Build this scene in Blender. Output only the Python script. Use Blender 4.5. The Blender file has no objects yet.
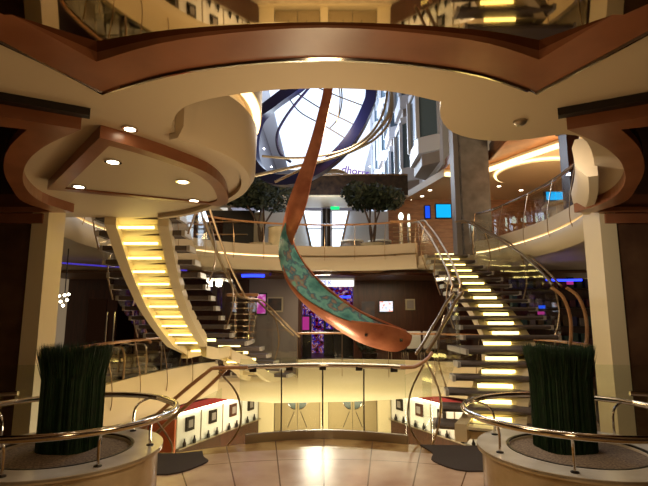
import bpy, math, random
from mathutils import Vector, Matrix
from mathutils.geometry import tessellate_polygon
random.seed(7)
S = bpy.context.scene
COL = S.collection
R = math.radians

# ------------------------------------------------------------------ camera, world, light, exposure
FPX, PITCH, EYE = 470.0, R(8.7), 1.62
cam = bpy.data.objects.new('camera', bpy.data.cameras.new('camera'))
COL.objects.link(cam)
cam.data.sensor_width = 36.0
cam.data.lens = FPX / 648 * 36
cam.data.clip_start = 0.05
cam.data.clip_end = 200
cam.location = (0, 0, EYE)
cam.rotation_euler = (R(90) + PITCH, 0, 0)
S.camera = cam
S.view_settings.view_transform = 'Standard'
S.view_settings.look = 'None'
S.view_settings.gamma = 1
S.view_settings.use_curve_mapping = False
S.view_settings.exposure = 0.46
try:
    S.cycles.use_denoising = True
    S.cycles.max_bounces = 8
    S.cycles.transparent_max_bounces = 24
    S.cycles.sample_clamp_indirect = 4
    S.cycles.caustics_reflective = False
    S.cycles.caustics_refractive = False
except Exception:
    pass
W = bpy.data.worlds.new('world')
S.world = W
W.use_nodes = True
W.node_tree.nodes['Background'].inputs[0].default_value = (0.28, 0.20, 0.12, 1)
W.node_tree.nodes['Background'].inputs[1].default_value = 0.5

def lamp(name, kind, loc, energy, color, size=0.2, rot=(0, 0, 0), sx=None, sy=None, spot=None):
    d = bpy.data.lights.new(name, kind)
    d.energy = energy
    d.color = color
    if kind == 'AREA':
        d.shape = 'RECTANGLE'; d.size = sx or size; d.size_y = sy or size
    else:
        d.shadow_soft_size = size
    if kind == 'SPOT':
        d.spot_size = R(spot or 90); d.spot_blend = 0.6
    o = bpy.data.objects.new(name, d)
    o.location = loc; o.rotation_euler = rot
    COL.objects.link(o)
    return o
WARM = (1.0, 0.70, 0.38)
SOFT = (1.0, 0.80, 0.54)
COOL = (0.75, 0.86, 1.0)
# fill lights added to brighten landing, decks, atrium and hall; no visible fittings
lamp('landing_fill', 'POINT', (0.0, 3.0, 1.8), 22, WARM, 0.25)  # added warm fill hanging free below the landing ceiling
lamp('landing_fill', 'POINT', (0.0, 0.6, 1.9), 25, WARM, 0.25)
lamp('landing_fill', 'SPOT', (0.0, 5.0, 6.0), 170, SOFT, 1.0, spot=60)
lamp('lower_fill', 'AREA', (0.0, 15.6, -.6), 230, (1.0, 0.86, 0.56), sx=5, sy=2)  # added area fill for the lift doors and display walls
lamp('lower_fill', 'AREA', (0.0, 12.2, -2.6), 90, (1.0, 0.86, 0.56), sx=4, sy=1, rot=(R(150), 0, 0))
lamp('atrium_fill', 'POINT', (0.2, 9.2, 5.6), 230, SOFT, 0.6)  # added fill floating in the atrium void
lamp('atrium_fill', 'POINT', (-0.4, 9.2, -0.5), 140, SOFT, 0.4)  # added fill from beneath for the stairs
lamp('bar_fill', 'AREA', (1.2, 15.0, 2.75), 75, SOFT, sx=3.5, sy=1.2)  # added soft fill for the bar deck
lamp('upper_fill', 'POINT', (6.3, 10.5, 5.0), 220, WARM, 0.4)  # added fills for the upper deck rooms
lamp('upper_fill', 'POINT', (-6.0, 10.5, 5.0), 150, WARM, 0.4)
lamp('upper_fill', 'POINT', (0.0, 14.3, 4.9), 60, COOL, 0.4)
lamp('hall_fill', 'POINT', (0.0, 24.0, 10.0), 2000, COOL, 1.5)  # added cool fill that brightens the hall facade

lamp('stair_fill', 'AREA', (1.7, 3.9, 2.8), 15, (1.0, .86, .68), sx=.5, sy=.2, rot=(R(68), 0, R(-14)))  # added washers aimed at the stair treads, no fitting modelled
lamp('stair_fill', 'AREA', (-.2, 14.6, 2.6), 30, (1.0, .86, .68), sx=.8, sy=.2, rot=(R(68), 0, R(166)))
# ------------------------------------------------------------------ materials
def lin(c):
    return tuple(((v / 12.92) if v <= 0.04045 else ((v + 0.055) / 1.055) ** 2.4) for v in (x / 255 for x in c))
MATS = {}
def mat(name, rgb, rough=0.5, metal=0.0, spec=0.5, noise=None, nscale=5.0, bump=0.0, coat=0.0):
    m = bpy.data.materials.new(name); m.use_nodes = True
    nt = m.node_tree; b = nt.nodes['Principled BSDF']
    c = lin(rgb) + (1,)
    b.inputs['Base Color'].default_value = c
    b.inputs['Roughness'].default_value = rough
    b.inputs['Metallic'].default_value = metal
    b.inputs['Specular IOR Level'].default_value = spec
    b.inputs['Coat Weight'].default_value = coat
    if noise:
        tc = nt.nodes.new('ShaderNodeTexCoord')
        n = nt.nodes.new('ShaderNodeTexNoise'); n.inputs['Scale'].default_value = nscale
        n.inputs['Detail'].default_value = 6
        rp = nt.nodes.new('ShaderNodeValToRGB')
        rp.color_ramp.elements[0].position = 0.32; rp.color_ramp.elements[1].position = 0.7
        rp.color_ramp.elements[0].color = c
        rp.color_ramp.elements[1].color = lin(noise) + (1,)
        nt.links.new(tc.outputs['Object'], n.inputs['Vector'])
        nt.links.new(n.outputs['Fac'], rp.inputs['Fac'])
        nt.links.new(rp.outputs['Color'], b.inputs['Base Color'])
        if bump:
            bp = nt.nodes.new('ShaderNodeBump'); bp.inputs['Strength'].default_value = bump
            nt.links.new(n.outputs['Fac'], bp.inputs['Height'])
            nt.links.new(bp.outputs['Normal'], b.inputs['Normal'])
    MATS[name] = m
    return m
def wood(name, a, b_, rough=0.35, sc=(1, 1, 6)):
    m = mat(name, a, rough)
    nt = m.node_tree; b = nt.nodes['Principled BSDF']
    tc = nt.nodes.new('ShaderNodeTexCoord'); mp = nt.nodes.new('ShaderNodeMapping')
    mp.inputs['Scale'].default_value = sc
    n = nt.nodes.new('ShaderNodeTexNoise'); n.inputs['Scale'].default_value = 3; n.inputs['Detail'].default_value = 8
    rp = nt.nodes.new('ShaderNodeValToRGB')
    rp.color_ramp.elements[0].color = lin(a) + (1,); rp.color_ramp.elements[1].color = lin(b_) + (1,)
    rp.color_ramp.elements[0].position = .35; rp.color_ramp.elements[1].position = .65
    nt.links.new(tc.outputs['Object'], mp.inputs['Vector']); nt.links.new(mp.outputs['Vector'], n.inputs['Vector'])
    nt.links.new(n.outputs['Fac'], rp.inputs['Fac']); nt.links.new(rp.outputs['Color'], b.inputs['Base Color'])
    return m
def emit(name, rgb, strength):
    m = bpy.data.materials.new(name); m.use_nodes = True
    nt = m.node_tree; nt.nodes.remove(nt.nodes['Principled BSDF'])
    e = nt.nodes.new('ShaderNodeEmission')
    e.inputs['Color'].default_value = lin(rgb) + (1,); e.inputs['Strength'].default_value = strength
    nt.links.new(e.outputs[0], nt.nodes['Material Output'].inputs[0])
    MATS[name] = m
    return m
def emit_noise(name, cols, strength, scale):
    m = emit(name, cols[0], strength)
    nt = m.node_tree; e = [n for n in nt.nodes if n.type == 'EMISSION'][0]
    tc = nt.nodes.new('ShaderNodeTexCoord')
    n = nt.nodes.new('ShaderNodeTexNoise'); n.inputs['Scale'].default_value = scale; n.inputs['Detail'].default_value = 3
    rp = nt.nodes.new('ShaderNodeValToRGB'); rp.color_ramp.interpolation = 'CONSTANT' if len(cols) > 3 else 'LINEAR'
    el = rp.color_ramp.elements
    k = len(cols)
    el[0].color = lin(cols[0]) + (1,); el[0].position = 0
    el[1].color = lin(cols[-1]) + (1,); el[1].position = .66
    for i in range(1, k - 1):
        x = el.new(.34 + .32 * i / (k - 1)); x.color = lin(cols[i]) + (1,)
    nt.links.new(tc.outputs['Object'], n.inputs['Vector']); nt.links.new(n.outputs['Fac'], rp.inputs['Fac'])
    nt.links.new(rp.outputs['Color'], e.inputs['Color'])
    return m
def glass(name, tint, refl):
    m = bpy.data.materials.new(name); m.use_nodes = True
    nt = m.node_tree; nt.nodes.remove(nt.nodes['Principled BSDF'])
    t = nt.nodes.new('ShaderNodeBsdfTransparent'); t.inputs[0].default_value = tint + (1,)
    g = nt.nodes.new('ShaderNodeBsdfGlossy'); g.inputs['Roughness'].default_value = 0.02
    lw = nt.nodes.new('ShaderNodeFresnel'); lw.inputs['IOR'].default_value = 1.0 + refl
    mx = nt.nodes.new('ShaderNodeMixShader')
    mn = nt.nodes.new('ShaderNodeMath'); mn.operation = 'MINIMUM'; mn.inputs[1].default_value = .16
    nt.links.new(lw.outputs[0], mn.inputs[0]); nt.links.new(mn.outputs[0], mx.inputs[0]); nt.links.new(t.outputs[0], mx.inputs[1]); nt.links.new(g.outputs[0], mx.inputs[2])
    nt.links.new(mx.outputs[0], nt.nodes['Material Output'].inputs[0])
    MATS[name] = m
    return m
cream = mat('cream_paint', (198, 180, 150), .55)
cream2 = mat('cream_panel', (222, 205, 165), .4)
creamy_marble = mat('cream_marble', (222, 208, 182), .18, noise=(180, 160, 128), nscale=3)
white_marble = mat('white_marble', (228, 224, 216), .15, noise=(206, 198, 186), nscale=4)
dark_marble = mat('dark_marble', (74, 50, 38), .12, noise=(104, 76, 54), nscale=2.5)
grey_marble = mat('grey_marble', (104, 100, 98), .2, noise=(76, 72, 70), nscale=3)
trimwood = wood('trim_wood', (148, 94, 64), (126, 76, 48), .3, (1, 1, 1))
dkwood = wood('dark_wood', (74, 38, 24), (56, 27, 17), .35, (6, 6, .6))
railwood = wood('rail_wood', (192, 144, 98), (168, 118, 74), .3, (2, 2, 2))
chrome = mat('chrome', (215, 208, 198), .12, 1)
bronze = mat('bronze_metal', (176, 150, 118), .28, 1)
steel = mat('brushed_steel', (176, 166, 150), .32, 1)
darkmetal = mat('dark_metal', (52, 46, 42), .35, .8)
mirror = mat('bronze_mirror', (172, 150, 118), .03, 1)
blackmirror = mat('black_mirror', (60, 42, 34), .06, 1)
carpet = mat('dark_carpet', (72, 62, 58), .9, noise=(54, 46, 44), nscale=60, bump=.2)
treadm = mat('tread_carpet', (104, 92, 88), .6, noise=(84, 74, 70), nscale=80, bump=.2)
navy = mat('navy_paint', (14, 20, 68), .3)
copper = wood('copper', (206, 130, 92), (176, 100, 68), .3, (1.2, 1.2, 1.2))
copper.node_tree.nodes['Principled BSDF'].inputs['Metallic'].default_value = .3
leafm = mat('leaf_green', (30, 42, 26), .6, noise=(58, 66, 48), nscale=9)
grassm = mat('grass_green', (16, 40, 18), .6, noise=(26, 60, 26), nscale=14)
soil = mat('pebble_soil', (96, 80, 68), .8, noise=(160, 140, 118), nscale=60, bump=.6)
bark = mat('bark', (70, 52, 38), .8)
redp = mat('red_paint', (150, 22, 34), .4)
orangep = mat('orange_panel', (190, 84, 38), .4)
whitep = mat('white_paint', (228, 224, 216), .5)
greyp = mat('grey_paint', (136, 126, 120), .6)
brownceil = mat('brown_ceiling', (120, 88, 60), .5)
MATS['room_wood'] = wood('room_wood', (156, 108, 72), (128, 84, 54), .4)
mat('cap', (196, 190, 180), .35, .25)
black = mat('black_plastic', (16, 15, 16), .3)
gls = glass('clear_glass', (.97, .985, .97), .30)
gls2 = glass('rail_glass', (.93, .96, .93), .45)
e_warm = emit('warm_light', (255, 208, 130), 2.2)
e_cove = emit('cove_light', (255, 214, 150), 2.6)
e_step = emit('step_light', (255, 226, 130), 4.5)
e_spot = emit('downlight_glow', (255, 240, 205), 9)
e_white = emit('case_light', (255, 240, 205), 1.2)
e_case = emit('case_strip', (255, 240, 205), 9)
e_blue = emit('blue_neon', (40, 60, 255), 2.5)
e_purple = emit('purple_neon', (84, 66, 210), .5)
e_cyan = emit('screen_cyan', (20, 165, 235), 1.0)
e_sblue = emit('screen_blue', (30, 80, 225), .9)
e_green = emit('exit_green', (30, 215, 120), 1.2)
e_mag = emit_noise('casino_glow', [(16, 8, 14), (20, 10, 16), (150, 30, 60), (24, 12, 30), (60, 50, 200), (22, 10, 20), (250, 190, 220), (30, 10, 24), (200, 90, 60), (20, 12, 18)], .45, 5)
e_tv = emit_noise('tv_picture', [(30, 50, 150), (230, 236, 250), (220, 110, 60)], 1.1, 7)
e_pink = emit('pink_glow', (200, 60, 150), .5)
e_pic = emit_noise('art_glow', [(60, 20, 90), (200, 60, 160), (235, 180, 220)], .6, 5)
# sky-bright roof glass
e_sky = emit('roof_daylight', (214, 230, 255), 1.35)

def floor_mat():
    m = mat('tile_floor', (205, 176, 150), .22)
    nt = m.node_tree; b = nt.nodes['Principled BSDF']; L = nt.links
    geo = nt.nodes.new('ShaderNodeNewGeometry'); sep = nt.nodes.new('ShaderNodeSeparateXYZ')
    L.new(geo.outputs['Position'], sep.inputs[0])
    def mth(op, a, c=None, d=None):
        n = nt.nodes.new('ShaderNodeMath'); n.operation = op
        for i, v in enumerate((a, c, d)):
            if v is None: continue
            if isinstance(v, (int, float)): n.inputs[i].default_value = v
            else: L.new(v, n.inputs[i])
        return n.outputs[0]
    dy = mth('SUBTRACT', sep.outputs[1], 1.6)
    r = mth('SQRT', mth('ADD', mth('MULTIPLY', sep.outputs[0], sep.outputs[0]), mth('MULTIPLY', dy, dy)))
    a = mth('ARCTAN2', sep.outputs[0], dy)
    fa = mth('ABSOLUTE', mth('SUBTRACT', mth('FRACT', mth('ADD', mth('DIVIDE', a, .13), 20.5)), .5))
    j1 = mth('LESS_THAN', mth('MULTIPLY', fa, mth('MULTIPLY', r, .13)), .007)
    fr = mth('ABSOLUTE', mth('SUBTRACT', mth('FRACT', mth('DIVIDE', r, .9)), .5))
    j2 = mth('LESS_THAN', fr, .008)
    j = mth('MAXIMUM', j1, j2)
    nz = nt.nodes.new('ShaderNodeTexNoise'); nz.inputs['Scale'].default_value = 2.2; nz.inputs['Detail'].default_value = 8
    L.new(geo.outputs['Position'], nz.inputs['Vector'])
    rp = nt.nodes.new('ShaderNodeValToRGB')
    rp.color_ramp.elements[0].color = lin((196, 164, 142)) + (1,); rp.color_ramp.elements[0].position = .35
    rp.color_ramp.elements[1].color = lin((226, 200, 178)) + (1,); rp.color_ramp.elements[1].position = .65
    L.new(nz.outputs['Fac'], rp.inputs['Fac'])
    # golden marble band near the edge
    band = mth('MAXIMUM', mth('GREATER_THAN', r, 4.45), mth('LESS_THAN', r, 3.1))
    rb = nt.nodes.new('ShaderNodeValToRGB')
    rb.color_ramp.elements[0].color = lin((150, 112, 66)) + (1,); rb.color_ramp.elements[0].position = .4
    rb.color_ramp.elements[1].color = lin((206, 172, 116)) + (1,); rb.color_ramp.elements[1].position = .6
    L.new(nz.outputs['Fac'], rb.inputs['Fac'])
    m1 = nt.nodes.new('ShaderNodeMix'); m1.data_type = 'RGBA'
    L.new(band, m1.inputs[0]); L.new(rp.outputs[0], m1.inputs[6]); L.new(rb.outputs[0], m1.inputs[7])
    m2 = nt.nodes.new('ShaderNodeMix'); m2.data_type = 'RGBA'
    L.new(j, m2.inputs[0]); L.new(m1.outputs[2], m2.inputs[6]); m2.inputs[7].default_value = lin((120, 92, 70)) + (1,)
    L.new(m2.outputs[2], b.inputs['Base Color'])
    return m
tile = floor_mat()
def teal_mat():
    m = mat('teal_painted', (60, 140, 130), .3)
    nt = m.node_tree; b = nt.nodes['Principled BSDF']
    tc = nt.nodes.new('ShaderNodeTexCoord'); n = nt.nodes.new('ShaderNodeTexNoise')
    n.inputs['Scale'].default_value = 3.5; n.inputs['Detail'].default_value = 7
    rp = nt.nodes.new('ShaderNodeValToRGB'); el = rp.color_ramp.elements
    el[0].color = lin((52, 108, 116)) + (1,); el[0].position = .3
    el[1].color = lin((120, 190, 170)) + (1,); el[1].position = .68
    for p, c in ((.42, (92, 164, 164)), (.52, (128, 194, 188)), (.57, (70, 124, 146)), (.62, (168, 140, 124))):
        x = el.new(p); x.color = lin(c) + (1,)
    nt.links.new(tc.outputs['Object'], n.inputs['Vector']); nt.links.new(n.outputs['Fac'], rp.inputs['Fac'])
    nt.links.new(rp.outputs[0], b.inputs['Base Color'])
    return m
teal = teal_mat()

# ------------------------------------------------------------------ mesh helpers
class MB:
    def __init__(s): s.v = []; s.f = []
    def add(s, vs, fs):
        n = len(s.v); s.v += [tuple(v) for v in vs]; s.f += [tuple(i + n for i in f) for f in fs]; return s
    def box(s, c, d, rz=0.0, rx=0.0):
        M = Matrix.Translation(c) @ Matrix.Rotation(rz, 4, 'Z') @ Matrix.Rotation(rx, 4, 'X')
        h = [x / 2 for x in d]
        vs = [M @ Vector((a * h[0], b * h[1], e * h[2])) for e in (-1, 1) for b in (-1, 1) for a in (-1, 1)]
        return s.add(vs, [(0, 2, 3, 1), (4, 5, 7, 6), (0, 1, 5, 4), (2, 6, 7, 3), (0, 4, 6, 2), (1, 3, 7, 5)])
    def bb(s, x0, x1, y0, y1, z0, z1):
        return s.box(((x0 + x1) / 2, (y0 + y1) / 2, (z0 + z1) / 2), (abs(x1 - x0), abs(y1 - y0), abs(z1 - z0)))
    def tube(s, pts, r, n=8, closed=False):
        P = [Vector(p) for p in pts]; k = len(P); vs = []; prev = None
        rr = r if isinstance(r, (list, tuple)) else [r] * k
        for i in range(k):
            a = P[i - 1] if (i > 0 or closed) else P[i]; b = P[(i + 1) % k] if (i < k - 1 or closed) else P[i]
            t = (b - a).normalized()
            if prev is None:
                u = t.cross(Vector((0, 0, 1)))
                if u.length < .1: u = t.cross(Vector((1, 0, 0)))
            else:
                u = prev - t * prev.dot(t)
            u.normalize(); prev = u; w = t.cross(u)
            vs += [P[i] + (u * math.cos(2 * math.pi * j / n) + w * math.sin(2 * math.pi * j / n)) * rr[i] for j in range(n)]
        fs = []
        for i in range(k if closed else k - 1):
            for j in range(n):
                a = i * n + j; b = i * n + (j + 1) % n; c = ((i + 1) % k) * n + (j + 1) % n; d = ((i + 1) % k) * n + j
                fs.append((a, b, c, d))
        if not closed:
            fs.append(tuple(range(n - 1, -1, -1))); fs.append(tuple((k - 1) * n + j for j in range(n)))
        return s.add(vs, fs)
    def prism(s, poly, z0, z1, holes=()):
        loops = [list(poly)] + [list(h) for h in holes]
        flat = [p for l in loops for p in l]; n = len(flat)
        tri = tessellate_polygon([[Vector((p[0], p[1], 0)) for p in l] for l in loops])
        vs = [(p[0], p[1], z0) for p in flat] + [(p[0], p[1], z1) for p in flat]
        fs = []
        for t in tri:
            a, b, c = (flat[i] for i in t)
            up = (b[0] - a[0]) * (c[1] - a[1]) - (b[1] - a[1]) * (c[0] - a[0]) > 0
            t = tuple(t) if up else tuple(reversed(t))
            fs.append(tuple(i + n for i in t)); fs.append(tuple(reversed(t)))
        o = 0
        for l in loops:
            k = len(l)
            for i in range(k):
                a = o + i; b = o + (i + 1) % k
                fs.append((a, b, b + n, a + n))
            o += k
        return s.add(vs, fs)
    def ring(s, A, B, z0, z1):
        k = len(A); vs = [(p[0], p[1], z) for z in (z0, z1) for l in (A, B) for p in l]; fs = []
        for i in range(k):
            j = (i + 1) % k
            fs += [(i, j, k + j, k + i), (2 * k + i, 3 * k + i, 3 * k + j, 2 * k + j), (i, 2 * k + i, 2 * k + j, j), (k + i, k + j, 3 * k + j, 3 * k + i)]
        return s.add(vs, fs)
    def lathe(s, prof, c=(0, 0, 0), n=40, sy=1.0, loop=False):
        vs = []
        for r, z in prof:
            vs += [(c[0] + r * math.cos(2 * math.pi * j / n), c[1] + sy * r * math.sin(2 * math.pi * j / n), c[2] + z) for j in range(n)]
        k = len(prof); fs = []
        for i in range(k if loop else k - 1):
            for j in range(n):
                q = (i + 1) % k
                fs.append((i * n + j, i * n + (j + 1) % n, q * n + (j + 1) % n, q * n + j))
        if loop: return s.add(vs, fs)
        fs.append(tuple(range(n - 1, -1, -1))); fs.append(tuple((k - 1) * n + j for j in range(n)))
        return s.add(vs, fs)
    def sweep(s, path, prof, closed=False, drop=None):
        """closed profile (offset to the left of travel, dz) carried along a path"""
        P = [Vector(p) for p in path]; k = len(P); m = len(prof); vs = []
        for i in range(k):
            a = P[i - 1] if (i > 0 or closed) else P[i]; b = P[(i + 1) % k] if (i < k - 1 or closed) else P[i]
            t = Vector((b.x - a.x, b.y - a.y, 0)).normalized(); nrm = Vector((-t.y, t.x, 0))
            vs += [P[i] + nrm * o + Vector((0, 0, z if (drop is None or z > 0) else z * drop(P[i]))) for o, z in prof]
        fs = []
        for i in range(k if closed else k - 1):
            for j in range(m):
                fs.append((i * m + j, ((i + 1) % k) * m + j, ((i + 1) % k) * m + (j + 1) % m, i * m + (j + 1) % m))
        if not closed:
            fs.append(tuple(range(m - 1, -1, -1))); fs.append(tuple((k - 1) * m + j for j in range(m)))
        return s.add(vs, fs)
    def build(s, name, material, parent=None, smooth=False, flip=True):
        loc = Vector((0, 0, 0))
        q = parent
        while q is not None:
            loc += q.location; q = q.parent
        me = bpy.data.meshes.new(name)
        me.from_pydata([tuple(Vector(v) - loc) for v in s.v], [], s.f)
        me.materials.append(material)
        if flip:
            import bmesh
            bm = bmesh.new(); bm.from_mesh(me); bmesh.ops.recalc_face_normals(bm, faces=bm.faces); bm.to_mesh(me); bm.free()
        if smooth:
            me.polygons.foreach_set('use_smooth', [True] * len(me.polygons))
            try: me.set_sharp_from_angle(angle=R(40))
            except Exception: pass
        o = bpy.data.objects.new(name, me); COL.objects.link(o)
        if parent is not None: o.parent = parent
        return o
def tag(o, label=None, cat=None, group=None, kind=None):
    if label: o['label'] = label
    if cat: o['category'] = cat
    if group: o['group'] = group
    if kind: o['kind'] = kind
    return o
def thing(name, loc, label, cat, group=None, rz=0):
    o = bpy.data.objects.new(name, None); o.empty_display_size = .1
    o.location = loc; o.rotation_euler = (0, 0, rz); COL.objects.link(o)
    return tag(o, label, cat, group)
def struct(name, mb, m, label=None, parent=None, smooth=False):
    o = mb.build(name, m, parent, smooth)
    if parent is None: o['kind'] = 'structure'
    if label: o['label'] = label
    return o
def copy_tree(o, parent=None):
    c = o.copy(); COL.objects.link(c)
    if parent is not None: c.parent = parent
    for ch in list(o.children): copy_tree(ch, c)
    return c
def smoothpath(pts, n=6, closed=False):
    P = [Vector(p if len(p) == 3 else (p[0], p[1], 0)) for p in pts]; k = len(P); out = []
    for i in range(k if closed else k - 1):
        g = (lambda j: P[j % k]) if closed else (lambda j: P[min(max(j, 0), k - 1)])
        a, b, c, d = g(i - 1), g(i), g(i + 1), g(i + 2)
        for j in range(n):
            t = j / n
            out.append(.5 * ((2 * b) + (c - a) * t + (2 * a - 5 * b + 4 * c - d) * t * t + (3 * b - a - 3 * c + d) * t ** 3))
    if not closed: out.append(P[-1].copy())
    return out
def px(x, y, Y):
    """world point at depth Y that a measured sight line of the photograph runs through"""
    a = (x - 324) / FPX; u = (243 - y) / FPX
    b = math.cos(PITCH) - u * math.sin(PITCH); c = math.sin(PITCH) + u * math.cos(PITCH)
    t = Y / b
    return Vector((a * t, Y, EYE + c * t))
xy = lambda ps: [(p[0], p[1]) for p in ps]

# ------------------------------------------------------------------ the decks
UP, LOW = 3.2, -3.0
hole_mid_pts = [(-1.75, 5.9), (-1.35, 6.12), (-1.0, 6.3), (-.5, 6.48), (0, 6.56), (.5, 6.48), (1.0, 6.3), (1.15, 6.25),
                (3.1, 6.1), (3.9, 6.9), (4.4, 8), (4.5, 9.5), (4.15, 11), (3.5, 12.2), (2.4, 12.9), (1.2, 13.2), (.1, 13.3),
                (-.75, 13.1), (-1.3, 12.85), (-2.8, 12.5), (-3.2, 11.9), (-3.65, 10.2), (-3.85, 8.4), (-3.7, 7), (-3.3, 5.95)]
OUT = [(-9, -2.5), (9, -2.5), (9, 21), (-9, 21)]
fl = struct('floor', MB().prism([(-9, -2.5), (9, -2.5), (9, 6.1), (3.1, 6.1)] + [p for p in reversed(hole_mid_pts[:9])][1:] + [(-3.3, 5.95), (-9, 6.1)], -.35, 0), tile,
            'pink beige tiled landing with golden marble band')
mid_ring = MB().prism([(9, 6.1), (9, 21), (-9, 21), (-9, 6.1), (-3.3, 6.1)] + list(reversed(hole_mid_pts[9:24])) + [(3.1, 6.1)], -.35, 0)
struct('floor', mid_ring, dkwood, 'glossy brown floor of the bar deck')
lf = MB(); lf.bb(-9, 9, 4, 21, LOW - .2, LOW)
struct('floor', lf, creamy_marble, 'pale marble floor of the lower deck')

upper_hole = smoothpath([(3.3, 5.75), (2.9, 4.9), (2.45, 4.1), (2.05, 3.5), (1.8, 3.34), (1.5, 3.46), (1.2, 3.45), (.95, 3.3), (.8, 3.05), (.74, 2.8)], 3)[:-1] \
    + smoothpath([(.74, 2.8), (.4, 2.66), (0, 2.62), (-.4, 2.66), (-.8, 2.8), (-1.0, 3.0), (-1.1, 3.3), (-.92, 3.5), (-.77, 3.8), (-.73, 4.25), (-.85, 4.8), (-1.15, 5.3), (-1.7, 5.9), (-2.2, 6.2)], 4) \
    + smoothpath([(-2.25, 6.35), (-3.75, 6.35)], 1) \
    + smoothpath([(-4.15, 7.0), (-4.35, 8.4), (-4.2, 10), (-3.6, 11.5), (-2.6, 12.6), (-1.3, 13.2), (.15, 13.4), (1.5, 13.2), (2.55, 12.7)], 4) \
    + smoothpath([(2.7, 12.45), (4.1, 12.45), (4.5, 11.2), (4.65, 9.6), (4.5, 8.0), (4.1, 6.8), (3.6, 6.0)], 4)
upper_hole = xy(upper_hole)
struct('ceiling', MB().prism(OUT, 2.95, UP, [upper_hole]), cream, 'cream slab over the landing, open to the atrium')
struct('ceiling', MB().bb(-9, 9, 14, 21, 2.86, 2.93), brownceil, 'brown ceiling over the bar deck')

# fascias: rounded lower bands, lit grooves and upstands
fas_prof = [(0.02, -.34), (-.06, -.34), (-.15, -.24), (-.17, -.05), (-.14, .03), (-.02, .03), (-.02, .075), (-.10, .09), (-.10, .36), (0.02, .36)]
# the path must run so that "left" is away from the void
def fascia(name, path, m, label, cove=True, z=UP):
    P = [(p[0], p[1], z) for p in path]
    o = struct(name, MB().sweep(P, fas_prof), m, label, smooth=True)
    if cove:
        c = MB().sweep(P, [(-.025, .035), (-.06, .035), (-.06, .07), (-.025, .07)]).build('cove_light', e_cove)
        return o, c
    return o, None
nU = len(upper_hole)
def near_i(p, hole): return min(range(len(hole)), key=lambda i: (hole[i][0] - p[0]) ** 2 + (hole[i][1] - p[1]) ** 2)
i0 = near_i((.74, 2.8), upper_hole); iL = near_i((-2.2, 6.2), upper_hole); iS = near_i((-4.15, 7), upper_hole)
iE = near_i((2.55, 12.7), upper_hole); iR = near_i((4.1, 12.45), upper_hole)
drum_path = [(p[0], p[1], UP) for p in upper_hole[near_i((-1.1, 3.3), upper_hole):iL + 1]]
struct('trim_1', MB().sweep(drum_path, [(0.05, -.30), (-.03, -.30), (-.08, -.22), (-.09, .17), (-.05, .22), (.0, .23), (.0, .33), (-.13, .35), (-.13, .8), (0.05, .8)]), cream, 'cream curved fascia of the upper deck over the left soffit', smooth=True)
c = MB().sweep(drum_path, [(-.05, .30), (-.12, .31), (-.12, .345), (-.05, .335)]).build('cove_light', e_cove)
tag(c, 'curved warm strip light in the groove of the big cream fascia, upper left', 'light')
fascia('trim_2', upper_hole[iS:iE + 1], cream, 'cream fascia around the far side of the upper deck', cove=False)
c = MB().sweep([(p[0], p[1], UP) for p in upper_hole[iS:iE + 1] if p[0] < -1.2], [(-.025, .035), (-.06, .035), (-.06, .07), (-.025, .07)]).build('cove_light', e_cove)
tag(c, 'warm strip light along the upper fascia left of the sculpture', 'light')
_, c = fascia('trim_3', list((upper_hole[iR:])), cream, 'cream fascia of the upper deck right of the column')
tag(c, 'warm strip light along the upper fascia right of the column', 'light')
_, c = fascia('trim_4', upper_hole[:near_i((2.05, 3.5), upper_hole) - 2], cream, 'cream curved fascia of the upper deck beside the right wood frame')
tag(c, 'warm strip light in the curved fascia beside the right wood frame', 'light')

def lowdrop(p): return .62 + .38 * max(0, 1 - (p.x / 3.0) ** 2) * (1 if p.y > 12 else 0)
def fascia_low(name, path, label):
    P = [(p[0], p[1], 0) for p in path]
    prof = [(.04, -.72), (-.02, -.72), (-.16, -.45), (-.2, -.1), (-.12, .25), (-.08, .42), (.04, .42)]
    return struct(name, MB().sweep(P, prof, drop=lowdrop), cream2, label, smooth=True)
farmid = smoothpath([(4.4, 8), (4.5, 9.5), (4.15, 11), (3.5, 12.2), (2.4, 12.9), (1.2, 13.2), (.1, 13.3), (-.75, 13.1)], 5)
fascia_low('trim_5', list(reversed(farmid)), 'cream fascia below the bar deck railing')
leftmid = smoothpath([(-2.8, 12.5), (-3.2, 11.9), (-3.65, 10.2), (-3.85, 8.4), (-3.7, 7), (-3.5, 6.3)], 5)
fascia_low('trim_6', list(reversed(leftmid)), 'cream curved fascia of the lounge deck at left')
gapmid = [(-.75, 13.1), (-1.3, 12.85), (-2.1, 12.72), (-2.8, 12.5)]
struct('trim_25', MB().sweep([(p[0], p[1], 0) for p in reversed(gapmid)], [(.3, -.72), (-.02, -.72), (-.16, -.45), (-.2, -.1), (-.14, .02), (.3, .02)], drop=lowdrop), cream2, 'cream fascia under the foot of the left stair', smooth=True)
# edge of the landing: steel kick plate
nearedge = smoothpath([(-1.75, 5.9), (-1.35, 6.12), (-1.0, 6.3), (-.5, 6.48), (0, 6.56), (.5, 6.48), (1.0, 6.3), (1.15, 6.25)], 4)
struct('trim_7', MB().sweep([(p.x, p.y, 0) for p in nearedge[8:-3]], [(-.02, -.35), (.03, -.35), (.03, .11), (-.02, .11)]), steel, 'brushed steel kick plate along the landing edge')

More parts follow.
